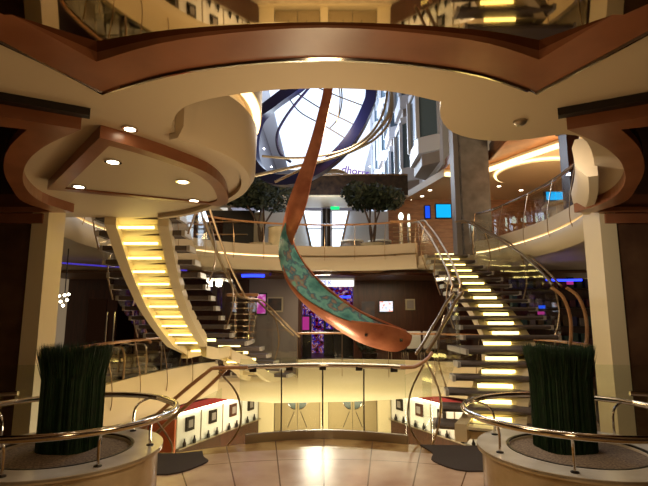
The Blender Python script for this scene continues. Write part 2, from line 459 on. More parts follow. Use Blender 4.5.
# mirrored ceiling recess over the landing with its wood frame and chrome bead
fr_in = xy(smoothpath([(-1.25, 2.50), (-.7, 2.25), (0, 2.14), (.7, 2.25), (1.20, 2.50)], 5)) + [(1.45, 1.9), (2.6, .2), (2.6, -2), (-2.6, -2), (-2.6, .2), (-1.5, 1.97)]
def inset(poly, d):
    out = []; n = len(poly)
    for i in range(n):
        p0, p1, p2 = Vector(poly[i - 1]), Vector(poly[i]), Vector(poly[(i + 1) % n])
        a = (p1 - p0).normalized(); b = (p2 - p1).normalized()
        n1 = Vector((a.y, -a.x)); n2 = Vector((b.y, -b.x)); q = (n1 + n2).normalized()
        out.append(tuple(p1 + q * d / max(.35, q.dot(n1))))
    return out
mir = xy(smoothpath([(-1.13, 2.17), (-.66, 1.98), (0, 1.89), (.66, 1.98), (1.06, 2.15)], 5)) + [(1.25, 1.7), (2.3, .2), (2.3, -1.7), (-2.3, -1.7), (-2.3, .2), (-1.33, 1.75)]
def mirror_z(y): return 2.862 + (max(y, 1.5) - 1.80) * math.tan(R(8))
mir_big = inset(mir, -.02)
def mirror_panel(poly, label):
    mb = MB().prism(poly, 2.80, 2.949)
    mb.v = [(v[0], v[1], mirror_z(v[1]) if v[2] < 2.9 else v[2]) for v in mb.v]
    struct('ceiling', mb, mirror, label)
mirror_panel(mir_big[:21] + [(1.40, 1.5), (-1.49, 1.5)], 'tilted front panel of the bronze ceiling mirror')
mirror_panel([(1.40, 1.5)] + [(2.3, .2), (2.3, -1.7), (-2.3, -1.7), (-2.3, .2)] + [(-1.49, 1.5)], 'flat bronze mirror panel in the ceiling')
struct('trim_8', MB().ring(fr_in, mir, 2.862, 2.949), trimwood, 'wide reddish wood frame around the ceiling mirror')
struct('trim_9', MB().tube([(p[0], p[1], 2.86) for p in fr_in], .012, 6, True), chrome, 'thin chrome bead on the wood ceiling frame', smooth=True)
struct('trim_10', MB().ring(inset(fr_in, -.05), fr_in, 2.90, 2.949), trimwood, 'thin wood outer lip of the ceiling frame')

# side soffits: dark mirrors in curved wood frames
def side_soffit(sg, n1, n2, lab):
    base = [(1.62, 2.98), (2.05, 3.3), (2.45, 3.72), (2.86, 4.35), (3.08, 5.0), (3.02, 5.55)]
    c = smoothpath(base, 5)
    outer = [(sg * p.x, p.y) for p in c] + [(sg * 6, 5.55), (sg * 6, 1.6), (sg * 2.6, 2.45)]
    mid = [(1.98, 2.98), (2.35, 3.35), (2.72, 3.85), (3.02, 4.4), (3.28, 5.0), (3.25, 5.5)]
    inner = [(sg * p.x, p.y) for p in smoothpath(mid, 5)] + [(sg * 5.9, 5.5), (sg * 5.9, 1.9), (sg * 2.8, 2.68)]
    struct('trim_%d' % (26 if sg > 0 else 27), MB().sweep([(sg * 1.55, 2.95, 2.9), (sg * 2.6, 2.40, 2.9), (sg * 6, 1.5, 2.9)], [(0, 0), (-sg * .07, 0), (-sg * .07, .049), (0, .049)]), darkmetal, 'dark strip standing for the shadow gap beside the %s wood frame' % lab)  # dark piece put in as the shade of a ceiling recess
    struct(n1, MB().ring(outer, inner, 2.84, 2.949), trimwood, 'curved wood frame of the %s dark soffit' % lab)
    struct(n2, MB().prism(inner, 2.90, 2.94), blackmirror, 'dark mirror soffit at the %s' % lab)
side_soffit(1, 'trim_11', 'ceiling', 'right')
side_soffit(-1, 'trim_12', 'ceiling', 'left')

# side walls and pilasters of the landing
for sg, nm in ((-1, 'left'), (1, 'right')):
    a = sg * 3.42; b = sg * 9
    struct('wall_' + nm, MB().bb(min(a, b), max(a, b), 5.66, 5.95, 0, 2.95), dark_marble, 'dark brown marble wall beside the landing')
    struct('trim_%d' % (13 if sg < 0 else 14), MB().bb(min(sg * 3.36, sg * 3.56), max(sg * 3.36, sg * 3.56), 5.62, 5.99, 0, 2.95), cream2, 'cream pilaster at the end of the %s marble wall' % nm)
    struct('wall_side_' + nm, MB().bb(min(sg * 6, sg * 6.2), max(sg * 6, sg * 6.2), -2.5, 5.62, 0, 2.95), dark_marble)
    struct('trim_%d' % (15 if sg < 0 else 16), MB().bb(min(a, b), max(a, b), 5.59, 5.64, 2.72, 2.84), trimwood, 'dark wood head trim of the %s marble wall' % nm)
struct('wall_back', MB().bb(-6.2, 6.2, -2.6, -2.5, 0, 2.95), dkwood)

# left wood-framed soffit panel with four downlights
so = xy(smoothpath([(-1.58, 3.16), (-1.41, 3.35), (-1.21, 3.64), (-1.03, 3.99), (-.98, 4.4), (-1.02, 4.85), (-1.08, 5.12), (-1.22, 5.27)], 4)) + [(-2.14, 4.84), (-2.76, 4.55)]
so_in = [(-1.62 + (p[0] + 1.62) * .83, 4.32 + (p[1] - 4.32) * .86) for p in so]
panel = thing('soffit_panel', (-1.8, 4.5, 2.78), 'wood framed cream ceiling panel with four downlights over left landing', 'ceiling panel')
MB().ring(so, so_in, 2.855, 2.949).build('frame', trimwood, panel)
MB().prism(so_in, 2.872, 2.949).build('infill', cream, panel)
def downlight(x, y, z, label, group=None, r=.05):
    t = thing('downlight', (x, y, z), label, 'ceiling light', group)
    MB().lathe([(r * 1.35, 0), (r * 1.35, -.012), (r, -.012), (r, 0)], (x, y, z), 20).build('bezel', chrome, t, True)
    MB().lathe([(r * .9, -.004), (r * .9, -.014)], (x, y, z), 20).build('bulb', e_spot, t)
    return t
for (a, b), l in zip(((113, 161), (183, 181), (79, 186), (194, 200)),
                     ('downlight near the far left corner of the wood framed panel, upper of two', 'downlight in the wood framed panel, upper right one',
                      'downlight in the wood framed panel, lower left one', 'downlight in the wood framed panel, lowest at its right end')):
    d = px(a, b, 1); k = (2.872 - EYE) / (d.z - EYE)
    downlight(d.x * k, k, 2.872, l)
d = px(130, 128, 1); k = (2.95 - EYE) / (d.z - EYE)
downlight(d.x * k, k, 2.95, 'single bright downlight in the cream ceiling above the framed panel', r=.042)
d = px(520, 121, 1); k = (2.95 - EYE) / (d.z - EYE)
sm = thing('smoke_detector', (d.x * k, k, 2.95), 'small round detector on the cream ceiling lobe, upper right', 'detector')
MB().lathe([(.045, 0), (.045, -.015), (.03, -.03), (.012, -.034)], (d.x * k, k, 2.95), 20).build('housing', steel, sm, True)

# carpets at the stair foot
def carpet_pad(poly, label):
    o = MB().prism(poly, .001, .016).build('carpet', carpet); tag(o, label, 'carpet')
carpet_pad(xy(smoothpath([(1.2, 6.2), (1.28, 5.85), (1.22, 5.55), (1.5, 5.2), (2.2, 5.35)], 4)) + [(3.0, 5.3), (3.0, 6.08)], 'dark grey carpet runner at the foot of the right stair')
carpet_pad(xy(smoothpath([(-1.45, 5.92), (-1.38, 5.7), (-1.3, 5.5), (-1.6, 5.1), (-2.3, 5.25)], 4)) + [(-3.0, 5.2), (-3.0, 5.85), (-1.75, 5.82)], 'dark grey carpet runner at the left side of the landing')

# ------------------------------------------------------------------ railing of the landing
def interp(path, s):
    P = [Vector(p) for p in path]; L = [0]
    for i in range(1, len(P)): L.append(L[-1] + (P[i] - P[i - 1]).length)
    t = s * L[-1]
    for i in range(1, len(P)):
        if L[i] >= t: return P[i - 1].lerp(P[i], (t - L[i - 1]) / max(1e-6, L[i] - L[i - 1]))
    return P[-1]
rail = thing('glass_railing', (0, 6.5, 0), 'glass balustrade with straight chrome handrail at the front of the landing', 'railing')
ne = [(p.x, p.y, 0) for p in nearedge[7:-3]]
top = [(p[0], p[1] + .02, .945) for p in ne]
MB().tube(top, .033, 10).build('handrail', chrome, rail, True)
for i in range(4):
    a = [interp(ne, i / 4 + .004 + (1 / 4 - .008) * j / 5) for j in range(6)]
    MB().sweep([(p.x, p.y + .02, .1) for p in a], [(-.006, 0), (.006, 0), (.006, .95), (-.006, .95)]).build('glass_panel', gls2, rail)
for i in range(1, 4):
    p = interp(ne, i / 4)
    q = [(p.x + .0, p.y + .045, -.2), (p.x, p.y + .10, .2), (p.x, p.y + .08, .6), (p.x, p.y + .03, .90)]
    MB().tube(smoothpath(q, 4), .010, 6).build('post', darkmetal, rail, True)
for s in (.08, .30, .5, .72, .93):
    p = interp(ne, s)
    MB().box((p.x, p.y + .02, .905), (.09, .05, .05)).build('bracket', darkmetal, rail)

# wooden rails that leave the landing: left going down, right joining the stair
def railing(name, loc, label, rails, posts, glassp, mrail=railwood, r=.024):
    t = thing(name, loc, label, 'railing')
    for q in rails: MB().tube(smoothpath(q, 6), r, 8).build('handrail', mrail, t, True)
    for q in posts: MB().tube(smoothpath(q, 6), .013, 6).build('post', bronze, t, True)
    for q, h in glassp: MB().sweep(smoothpath(q, 4), [(-.005, 0), (.005, 0), (.005, h), (-.005, h)]).build('glass_panel', gls2, t)
    return t
railing('stair_railing', (-1.6, 5.9, 0), 'wooden double handrail going down to the lower deck, left of the landing',
        [[(-1.0, 6.3, .945), (-1.25, 6.2, .95), (-1.42, 6.15, .95)], [(-1.42, 6.15, .95), (-1.7, 6.05, .72), (-2.05, 5.98, .4), (-2.5, 5.93, -.05)],
         [(-1.27, 6.3, .93), (-1.5, 6.28, .70), (-1.95, 6.2, .30), (-2.4, 6.15, -.15)]],
        [[(-1.35, 6.2, .9), (-1.12, 6.3, .6), (-1.08, 6.3, .2), (-1.3, 6.18, -.1)], [(-2.05, 6.0, .35), (-1.85, 6.05, 0), (-2.0, 6.0, -.35)]],
        [([(-1.3, 6.2, -.3), (-2.5, 6.0, -.9)], 1.0)])
railing('stair_railing', (1.2, 6.3, 0), 'wooden handrail joining the chrome rail to the right stair',
        [[(1.0, 6.3, .945), (1.18, 6.25, .96), (1.36, 6.38, 1.04), (1.46, 6.52, 1.11)]],
        [[(1.3, 6.3, .98), (1.12, 6.34, .6), (1.1, 6.34, .2), (1.3, 6.25, -.1)], [(1.36, 6.4, 1.0), (1.5, 6.3, .6), (1.45, 6.26, .2), (1.3, 6.2, -.1)]],
        [([(1.05, 6.3, -.25), (1.4, 6.35, -.15)], 1.1)])
# descending steps at the left of the landing
st = thing('descending_stair', (-2.4, 6.1, LOW), 'dark steps leading down from the landing at left', 'stair')
for k in range(14):
    MB().box((-2.25, 6.15 + .28 * k, -.2 * (k + 1)), (1.0, .3, .05)).build('tread', treadm, st)
MB().sweep([(-2.25, 6.0, -.25), (-2.25, 6.0 + .28 * 13, -2.9)], [(-.15, -.02), (.15, -.02), (.15, .06), (-.15, .06)]).build('stringer', cream, st)

# ------------------------------------------------------------------ the two sweeping stairs
RISE = .178
def stair_rows():
    rows = []
    YL = [0, 6.42, 6.70, 6.97, 7.22, 7.47, 7.75] + [8.78 + .325 * i for i in range(12)]
    XL = [0, 1.42, 1.6, 1.76, 1.93, 2.08, 2.28] + [2.55, 2.6, 2.64, 2.67, 2.69, 2.71, 2.72, 2.73, 2.73, 2.72, 2.7, 2.68]
    XR = [0, 3.0, 3.1, 3.25, 3.42, 3.6, 4.1, 4.35, 4.38, 4.40, 4.40, 4.39, 4.35, 4.28, 4.21, 4.12, 4.03, 3.94, 3.86]
    AN = [0, -17, -13, -10, -7, -4, 0] + [0] * 12
    for k in range(1, 19): rows.append((k, XL[k], XR[k], YL[k], R(AN[k])))
    return rows
def build_stair(label):
    t = thing('sweeping_stair', (2.3, 6.4, 0), label, 'stair')
    rows = stair_rows()
    cen = []
    for k, xl, xr, y, an in rows:
        z = RISE * k; w = xr - xl; dpt = .34 if k != 6 else 1.12
        cx = (xl + xr) / 2; M = Matrix.Translation((cx, y, z)) @ Matrix.Rotation(an, 4, 'Z')
        # rounded nose profile swept across the width
        prof = [(0.02, -.075), (0, -.05), (-.012, -.035), (0, -.012), (.02, 0), (dpt, 0), (dpt, -.075)]
        mb = MB(); vs = []
        for sx in (-1, 1):
            vs += [M @ Vector((sx * (w / 2 - .05), a, b)) for a, b in prof]
        n = len(prof)
        mb.add(vs, [tuple(range(n)), tuple(range(2 * n - 1, n - 1, -1))] + [(j, (j + 1) % n, n + (j + 1) % n, n + j) for j in range(n)])
        tr = mb.build('tread', treadm, t)
        for sx in (-1, 1):
            c = M @ Vector((sx * (w / 2 - .025), dpt / 2, -.04))
            MB().box(c, (.05, dpt + .02, .085), an).build('end_cap', MATS['cap'], tr)
        cen.append((cx, y + .1, z))
        if k == 6: cen.append((cx + .1, y + .95, z))
        # lamp bar under the back of the step
        hw = .25
        MB().box(M @ Vector((0, dpt - .03, .035)), (hw * 2, .025, .055), an).build('step_light', e_step, t)
        if k > 3: MB().box(M @ Vector((0, dpt - .03, -.19)), (hw * 2, .035, .03), an).build('underside_light', e_step, t)
        c2 = M @ Vector((0, dpt - .16, -.16))
        MB().box(c2, (.6, .06, .10), an).build('crossbar', cream2, t)
    c0 = cen[0]; cen = [(c0[0] - .12, c0[1] - .28, c0[2] - RISE + .36)] + cen[1:]
    cz = smoothpath([(p[0], p[1], p[2]) for p in cen], 2)
    for o, w in ((-.35, .15), (.35, .15)):
        MB().sweep(cz, [(o - w / 2, -.36), (o + w / 2, -.36), (o + w / 2, -.14), (o - w / 2, -.14)]).build('stringer', cream2, t)
    MB().sweep(cz, [(-.28, -.20), (.28, -.20), (.28, -.17), (-.28, -.17)]).build('underside_panel', cream2, t)
    # handrails and glass each side
    for side in (0, 1):
        pl = []; 
        for k, xl, xr, y, an in rows:
            x = (xl + .03) if side == 0 else (xr - .03)
            dy = (-.5 if side == 0 else .5) * (xr - xl) * math.sin(an) * (1 if side == 0 else 1)
            pl.append(Vector((x, y + .1 + (dy if side == 0 else dy), RISE * k)))
            if k == 6: pl.append(Vector(((xl + .2) if side == 0 else (xr + .15), y + .95, RISE * k)))
        up = smoothpath([p + Vector((0, 0, .93)) for p in pl[7:]] + [Vector((pl[-1].x + (-.12 if side == 0 else -.2), 12.75, UP + .96))], 3)
        lo = smoothpath([p + Vector((0, 0, .93)) for p in pl[:8]], 3)
        sg = -1 if side == 0 else 1
        for seg, skip in ((up, False), (lo, side == 1)):
            if skip: continue
            MB().tube(seg, .026, 8).build('handrail', bronze, t, True)
            MB().tube([p + Vector((sg * .16, 0, -.03)) for p in seg], .022, 8).build('handrail', bronze, t, True)
        gp = [p + Vector((sg * .08, 0, -.12)) for p in pl]
        for a, b in ((0, 7), (7, 13), (13, 19)):
            if side == 1 and a == 0: continue
            MB().sweep(gp[a:b + 1], [(-.005, 0), (.005, 0), (.005, 1.0), (-.005, 1.0)]).build('glass_panel', gls, t)
        for a in ((3, 9, 13, 17) if side == 0 else (8, 12, 16)):
            p = pl[a]
            MB().tube(smoothpath([(p.x + sg * .08, p.y, p.z - .25), (p.x + sg * .2, p.y, p.z + .2), (p.x + sg * .17, p.y, p.z + .6), (p.x + sg * .08, p.y, p.z + .9)], 5), .014, 6).build('post', bronze, t, True)
    # bent newel rails at the landing's outer corner
    for dx in (0, .28):
        MB().tube(smoothpath([(4.22 + dx, 8.75, 2.12), (4.34 + dx, 8.6, 1.95), (4.37 + dx, 8.45, 1.6), (4.30 + dx, 8.35, 1.2), (4.2 + dx, 8.3, 1.0)], 5), .032, 8).build('newel_rail', railwood, t, True)
    return t
stair1 = build_stair('sweeping open stair with dark treads rising to the right, lit between its steps')
stair2 = copy_tree(stair1)
PIV = Vector((.34, 9.42, 0))
stair2.rotation_euler = (0, 0, math.pi)
stair2.location = (2 * PIV.x - stair1.location.x, 2 * PIV.y - stair1.location.y, 0)
stair2['label'] = 'sweeping stair at left seen from beneath, its glowing yellow underside between cream stringers'

# ------------------------------------------------------------------ planters with grass and ring rails
def planter():
    t = thing('round_planter', (0, 0, 0), 'x', 'planter')
    MB().lathe([(.74, 0), (.76, .04), (.76, .46), (.80, .47), (.80, .50), (.56, .50), (.53, .49), (.53, .44), (.02, .44)], n=64).build('tub', creamy_marble, t, True)
    MB().lathe([(.80, .485), (.80, .506), (.56, .506), (.555, .485)], n=64, loop=True).build('rim', white_marble, t, True)
    MB().lathe([(.55, .44), (.55, .47), (.3, .485), (.02, .49)], n=40).build('soil', soil, t, True)
    MB().lathe([(.553, .49), (.553, .508), (.535, .508), (.535, .49)], n=64, loop=True).build('lip', darkmetal, t, True)
    rg = [(.90 * math.cos(2 * math.pi * i / 64), .90 * math.sin(2 * math.pi * i / 64), .80) for i in range(70)]
    MB().tube(rg, .027, 10, True).build('ring_rail', chrome, t, True)
    for i in range(7):
        a = 2 * math.pi * (i + .5) / 7 + .17
        ca, sa = math.cos(a), math.sin(a)
        MB().tube(smoothpath([(.70 * ca, .70 * sa, .50), (.70 * ca, .70 * sa, .68), (.76 * ca, .76 * sa, .76), (.89 * ca, .89 * sa, .79)], 4), .011, 8).build('post', chrome, t, True)
        MB().lathe([(.03, .506), (.03, .514), (.012, .52)], (.70 * ca, .70 * sa, 0), 12).build('foot', darkmetal, t, True)
    return t
def grass_bundle():
    t = thing('grass_bundle', (0, 0, 0), 'x', 'plant')
    rnd = random.Random(3)
    m = MB()
    for i in range(3600):
        th = rnd.uniform(0, 2 * math.pi); q = rnd.uniform(.86, 1) if rnd.random() < .7 else rnd.uniform(.1, 1) ** .5
        rr = .222 / (abs(math.cos(th)) ** 3.2 + abs(math.sin(th)) ** 3.2) ** (1 / 3.2) * q
        bx, by = rr * math.cos(th), rr * math.sin(th)
        h = .87 + rnd.uniform(-.04, .03)
        f = 1.10 + .2 * rnd.random() ** 2
        a = rnd.uniform(0, math.pi); w = .005
        dx, dy = math.cos(a) * w, math.sin(a) * w
        mx_, my_ = bx * 1.0, by * 1.0
        tx, ty = bx * f + rnd.uniform(-.015, .015), by * f + rnd.uniform(-.015, .015)
        m.add([(bx - dx, by - dy, 0), (bx + dx, by + dy, 0), (mx_ + dx, my_ + dy, h * .7), (mx_ - dx, my_ - dy, h * .7), (tx, ty, h)], [(0, 1, 2, 3), (3, 2, 4)])
    m.build('blades', grassm, t, flip=False)
    MB().lathe([(.17, 0), (.17, .6), (.14, .8)], n=20).build('core', grassm, t)
    return t
pl = planter(); gb = grass_bundle()
for i, (sg, side) in enumerate(((1, 'right'), (-1, 'left'))):
    p = pl if i == 0 else copy_tree(pl); g = gb if i == 0 else copy_tree(gb)
    p.location = ((2.13, 4.18, 0) if sg > 0 else (-2.2, 4.18, 0)); g.location = ((2.08, 4.28, .485) if sg > 0 else (-2.2, 4.28, .485))
    p.rotation_euler = (0, 0, 0 if sg > 0 else R(25))
    p['label'] = 'round cream planter with a chrome ring rail at the bottom %s' % side
    g['label'] = 'square clump of tall dark green grass in the %s planter' % side
    g.rotation_euler = (0, 0, R(8) * sg)

# ------------------------------------------------------------------ glass screens outside the planters
for sg, side in ((1, 'right'), (-1, 'left')):
    t = thing('glass_screen', (sg * 3.0, 5.0, 0), 'glass screen with chrome rail behind the %s planter, by the marble wall' % side, 'railing')
    MB().sweep([(sg * 2.72, 4.95, 0), (sg * 3.1, 4.85, 0), (sg * 4.4, 4.9, 0)], [(-.006, .05), (.006, .05), (.006, 1.12), (-.006, 1.12)]).build('glass_panel', gls2, t)
    MB().tube([(sg * 3.0, 4.78, .86), (sg * 4.4, 4.6, .80)], .025, 8).build('handrail', chrome, t, True)
    MB().tube([(sg * 2.72, 4.95, 0), (sg * 2.72, 4.95, 1.12)], .012, 6).build('post', darkmetal, t, True)
    for yy in (4.74,):
        MB().tube([(sg * 3.3, yy, 0), (sg * 3.3, yy, .84)], .014, 6).build('post', bronze, t, True)

# ------------------------------------------------------------------ railings of the far decks
def deck_rail(path, z, h, label, nposts, loc, wooden=True, up=.36):
    t = thing('deck_railing', loc, label, 'railing')
    P = [Vector((p[0], p[1], z)) for p in path]
    MB().tube([p + Vector((0, 0, h)) for p in P], .028, 8).build('handrail', railwood if wooden else chrome, t, True)
    k = max(2, nposts)
    for i in range(k - 1):
        seg = [interp(P, (i + .02 + .96 * j / 6) / (k - 1)) for j in range(7)]
        MB().sweep(seg, [(-.004, up), (.004, up), (.004, h - .08), (-.004, h - .08)]).build('glass_panel', gls, t)
    for i in range(k):
        p = interp(P, i / (k - 1)); q = interp(P, min(1, i / (k - 1) + .01)) - interp(P, max(0, i / (k - 1) - .01))
        nn = Vector((-q.y, q.x, 0)).normalized()
        c = Vector((PIV.x, PIV.y + .4, 0)) - Vector((p.x, p.y, 0))
        if nn.dot(c) < 0: nn = -nn
        MB().tube(smoothpath([p + nn * .14 + Vector((0, 0, -.12)), p + nn * .2 + Vector((0, 0, .1)), p + nn * .17 + Vector((0, 0, .5)), p + nn * .03 + Vector((0, 0, h))], 4), .009, 6).build('post', bronze, t, True)
    return t
deck_rail(upper_hole[iS:iE + 1], UP, 1.0, 'curved glass railing with wooden handrail around the far upper deck', 14, (0, 13.3, UP))
deck_rail(upper_hole[iR:], UP, 1.12, 'curved glass railing of the upper deck between column and right pilaster', 7, (4.5, 9.5, UP), False)
deck_rail([(p.x, p.y) for p in farmid], 0, 1.12, 'glass railing with wooden handrail at the edge of the bar deck', 8, (1, 13.2, 0), up=.42)
deck_rail([(p.x, p.y) for p in leftmid], 0, 1.12, 'glass railing with wooden handrail in front of the dark lounge, left', 7, (-3.7, 9, 0), up=.42)

# ------------------------------------------------------------------ lower deck: lifts and display walls
YB = 18.4
struct('wall_lower', MB().bb(-9, 9, YB + .25, YB + .5, LOW, -.36), cream2)
pil = MB()
for x0, x1 in ((-2.45, -1.87), (-.14, .16), (2.0, 2.5)): pil.bb(x0, x1, YB - .12, YB + .25, LOW, -.36)
struct('trim_17', pil, cream2, 'cream pilasters around the lift doors')
struct('trim_18', MB().bb(-2.45, 2.5, YB - .35, YB + .25, LOW, LOW + .06), cream2, 'pale threshold under the lift doors')
doorm = mat('lift_door', (166, 148, 112), .35, .6)
windm = mat('door_glass', (70, 84, 78), .1)
for n, (x0, x1) in enumerate(((-1.87, -.14), (.16, 2.0))):
    cx = (x0 + x1) / 2
    d = struct('door_%d' % (n + 1), MB().bb(x0, x1, YB + .16, YB + .22, LOW + .06, -.5), darkmetal, 'pair of champagne coloured lift doors, %s' % ('left' if n == 0 else 'right'))
    for sx in (-1, 1):
        a, b = (x0 + .02, cx - .008) if sx < 0 else (cx + .008, x1 - .02)
        lf_ = MB().bb(a, b, YB + .08, YB + .15, LOW + .08, -.52).build('door_leaf', doorm, d)
        hp = [(cx + sx * .07, -1.5 - .40), (cx + sx * .07, -1.5 + .40)]
        pts = [(cx + sx * (.07 + .32 * math.cos(th)), -1.5 + .40 * math.sin(th)) for th in [R(-90 + 180 * i / 16) for i in range(17)]]
        mb = MB(); vs = [(p[0], YB + .06, p[1]) for p in pts] + [(p[0], YB + .1, p[1]) for p in pts]; m_ = len(pts)
        mb.add(vs, [tuple(range(m_)), tuple(range(2 * m_ - 1, m_ - 1, -1))] + [(j, (j + 1) % m_, m_ + (j + 1) % m_, m_ + j) for j in range(m_)])
        mb.build('half_round_window', windm, lf_)
        MB().tube([(p[0], YB + .055, p[1]) for p in pts[:9]], .02, 6).build('window_rim', chrome, lf_, True)
        MB().tube([(cx + sx * .12, YB + .07, -1.98), (cx + sx * .36, YB + .07, -2.55)], .012, 5).build('inlay_line', darkmetal, lf_)
def display_wall(x0, y0, x1, y1, side):
    """lit wall of framed things over a dark base"""
    ang = math.atan2(y1 - y0, x1 - x0); Ln = math.hypot(x1 - x0, y1 - y0)
    t = thing('display_wall', ((x0 + x1) / 2, (y0 + y1) / 2, LOW), 'lit white display wall over dark panelling, %s of the lift doors' % side, 'display')
    cx, cy = (x0 + x1) / 2, (y0 + y1) / 2
    MB().box((cx, cy, LOW + .4), (Ln, .16, .8), ang).build('base_panel', dkwood, t)
    MB().box((cx, cy, LOW + 1.3), (Ln, .1, 1.0), ang).build('back_panel', whitep, t)
    MB().box((cx, cy, LOW + 1.92), (Ln, .3, .2), ang).build('header', redp, t)
    n = Vector((-math.sin(ang), math.cos(ang), 0)); 
    if n.y > 0: n = -n
    for i in range(5):
        s = (i + .0) / 4
        MB().box(Vector((x0 + (x1 - x0) * s, y0 + (y1 - y0) * s, LOW + 1.3)) + n * .06, (.03, .03, 1.0), ang).build('divider', steel, t)
    MB().box(Vector((cx, cy, LOW + 1.78)) + n * .1, (Ln, .05, .04), ang).build('light_bar', e_case, t)
    MB().box(Vector((cx, cy, LOW + .82)) + n * .08, (Ln, .22, .03), ang).build('shelf', steel, t)
    rnd = random.Random(5)
    for i in range(4):
        s = (i + .5) / 4
        q = Vector((x0 + (x1 - x0) * s, y0 + (y1 - y0) * s, LOW + 1.42)) + n * .085
        fr = MB().box(q, (.36, .06, .40), ang).build('picture_frame', [darkmetal, darkmetal, dkwood, darkmetal][i], )
        tag(fr, '%s, lit display wall %s of lifts' % (['dark framed picture, farthest from the doors', 'dark framed picture, second from the outside', 'dark framed picture, second from the doors', 'dark framed picture, next to the doors'][i], side), 'picture')
        MB().box(q + n * .035, (.2, .01, .22), ang).build('print', greyp, fr)
        for j in range(2):
            qq = Vector((x0 + (x1 - x0) * (s - .06 + .1 * j), y0 + (y1 - y0) * (s - .06 + .1 * j), LOW + .92)) + n * .13
            b = MB().lathe([(.05, -.08), (.055, 0), (.03, .05), (.02, .11), (.03, .13)], qq, 12).build('vase', darkmetal, None, True)
            tag(b, 'small dark ornament on the shelf of the display wall, %s of the lift doors' % side, 'ornament', 'small ornaments on the %s display shelf' % side)
display_wall(-4.3, 14.2, -2.5, YB - .15, 'left')
display_wall(4.6, 14.2, 2.55, YB - .15, 'right')
# orange wall stub under the left stair
struct('wall_orange', MB().bb(-3.3, -2.79, 9.2, 9.3, LOW, -.33), orangep)

# ------------------------------------------------------------------ bar deck beyond the atrium
YW = 17.2
wl = struct('wall_bar', MB().bb(1.15, 9, YW, YW + .15, 0, 2.86), dkwood, 'dark panelled wood wall of the bar')
struct('wall_grey', MB().bb(-2.6, -.9, YW - .8, YW - .65, 0, 2.86), greyp, 'grey brown wall with pictures behind the left stair')
struct('wall_lounge', MB().bb(-9, -2.6, YW - .6, YW - .45, 0, 2.86), dkwood)
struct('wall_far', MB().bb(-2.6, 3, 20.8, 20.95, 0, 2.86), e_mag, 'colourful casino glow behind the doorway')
dj = MB().bb(-.95, -.78, YW - .7, YW + .1, 0, 2.86).bb(1.05, 1.2, YW - .15, YW + .1, 0, 2.86)
struct('trim_19', dj, dkwood, 'wood jambs of the casino doorway')
def frame_pic(x0, x1, y, z0, z1, label, pm, fm=black, cat='picture', name='picture_frame'):
    t = thing(name, ((x0 + x1) / 2, y, z0), label, cat)
    MB().bb(x0, x1, y - .05, y, z0, z1).build('frame', fm, t)
    g = .05
    MB().bb(x0 + g, x1 - g, y - .06, y - .045, z0 + g, z1 - g).build('picture' if cat == 'picture' else 'screen', pm, t)
def pr(x0, y0, x1, y1, Y):
    a = px(x0, y0, Y); b = px(x1, y1, Y)
    return a.x, b.x, b.z, a.z
x0, x1, z0, z1 = pr(378, 300, 394, 313, YW)
frame_pic(x0, x1, YW, z0, z1, 'small bright television on the dark wood bar wall', e_tv, black, 'television', 'television')
x0, x1, z0, z1 = pr(405, 299, 415, 310, YW)
frame_pic(x0, x1, YW, z0, z1, 'small pale framed picture right of the television', greyp, steel)
art = mat('dark_art', (84, 66, 60), .4, noise=(30, 40, 56), nscale=4)
x0, x1, z0, z1 = pr(360, 300, 376, 319, YW)
frame_pic(x0, x1, YW, z0, z1, 'dark framed picture left of the television', art, dkwood)
x0, x1, z0, z1 = pr(267, 297, 283, 312, YW - .8)
frame_pic(x0, x1, YW - .8, z0, z1, 'grey framed picture on the wall left of the casino doorway', art, steel)
x0, x1, z0, z1 = pr(256, 293, 267, 315, YW - .8)
frame_pic(x0, x1, YW - .8, z0, z1, 'glowing pink picture behind the rails of the left stair', e_pic, black)
# lit header signs
x0, x1, z0, z1 = pr(308, 276, 354, 279, 16.4)
t = thing('light_panel', (.2, 16.4, 2.6), 'bright white ceiling light panel above the casino doorway', 'light')
MB().bb(x0, x1, 16.4, 16.5, z0, z1).build('diffuser', e_white, t)
x0, x1, z0, z1 = pr(312, 279.5, 354, 286.5, 17.0)
e_sign = emit('sign_white', (245, 244, 240), 1.1)
t = thing('casino_sign', (.2, 17.0, z0), 'white lit sign with blue letters over the casino doorway', 'sign')
MB().bb(x0, x1, 17.0, 17.1, z0, z1).build('panel', e_sign, t)
def text(body, loc, size, m, parent, name='lettering', rz=0):
    cu = bpy.data.curves.new(name, 'FONT'); cu.body = body; cu.size = size; cu.extrude = .006; cu.offset = .012 * size
    cu.align_x = 'CENTER'; cu.align_y = 'CENTER'
    o = bpy.data.objects.new(name, cu); COL.objects.link(o)
    dg = bpy.context.evaluated_depsgraph_get()
    me = bpy.data.meshes.new_from_object(o.evaluated_get(dg)); bpy.data.objects.remove(o)
    me.materials.clear(); me.materials.append(m)
    q = bpy.data.objects.new(name, me); COL.objects.link(q)
    q.parent = parent; q.location = Vector(loc) - parent.location
    q.rotation_euler = (R(90), 0, rz)
    return q
bl = emit('blue_letters', (70, 80, 235), 1.0)
text('CS K', (x0 + .5, 16.985, (z0 + z1) / 2), .2, bl, t)
def exit_sign(a, b, Y, w, h, label):
    p = px(a, b, Y)
    t = thing('exit_sign', (p.x, Y, p.z), label, 'sign')
    MB().box((p.x, Y, p.z), (w, .04, h)).build('panel', e_green, t)
    MB().box((p.x, Y, p.z + h * .75), (.03, .03, h * .5)).build('bracket', steel, t)
exit_sign(325, 289.5, 17.0, .26, .09, 'small green emergency sign above the casino doorway')
exit_sign(335, 208, 15.5, .30, .10, 'small green emergency sign on the upper deck below the bridge')
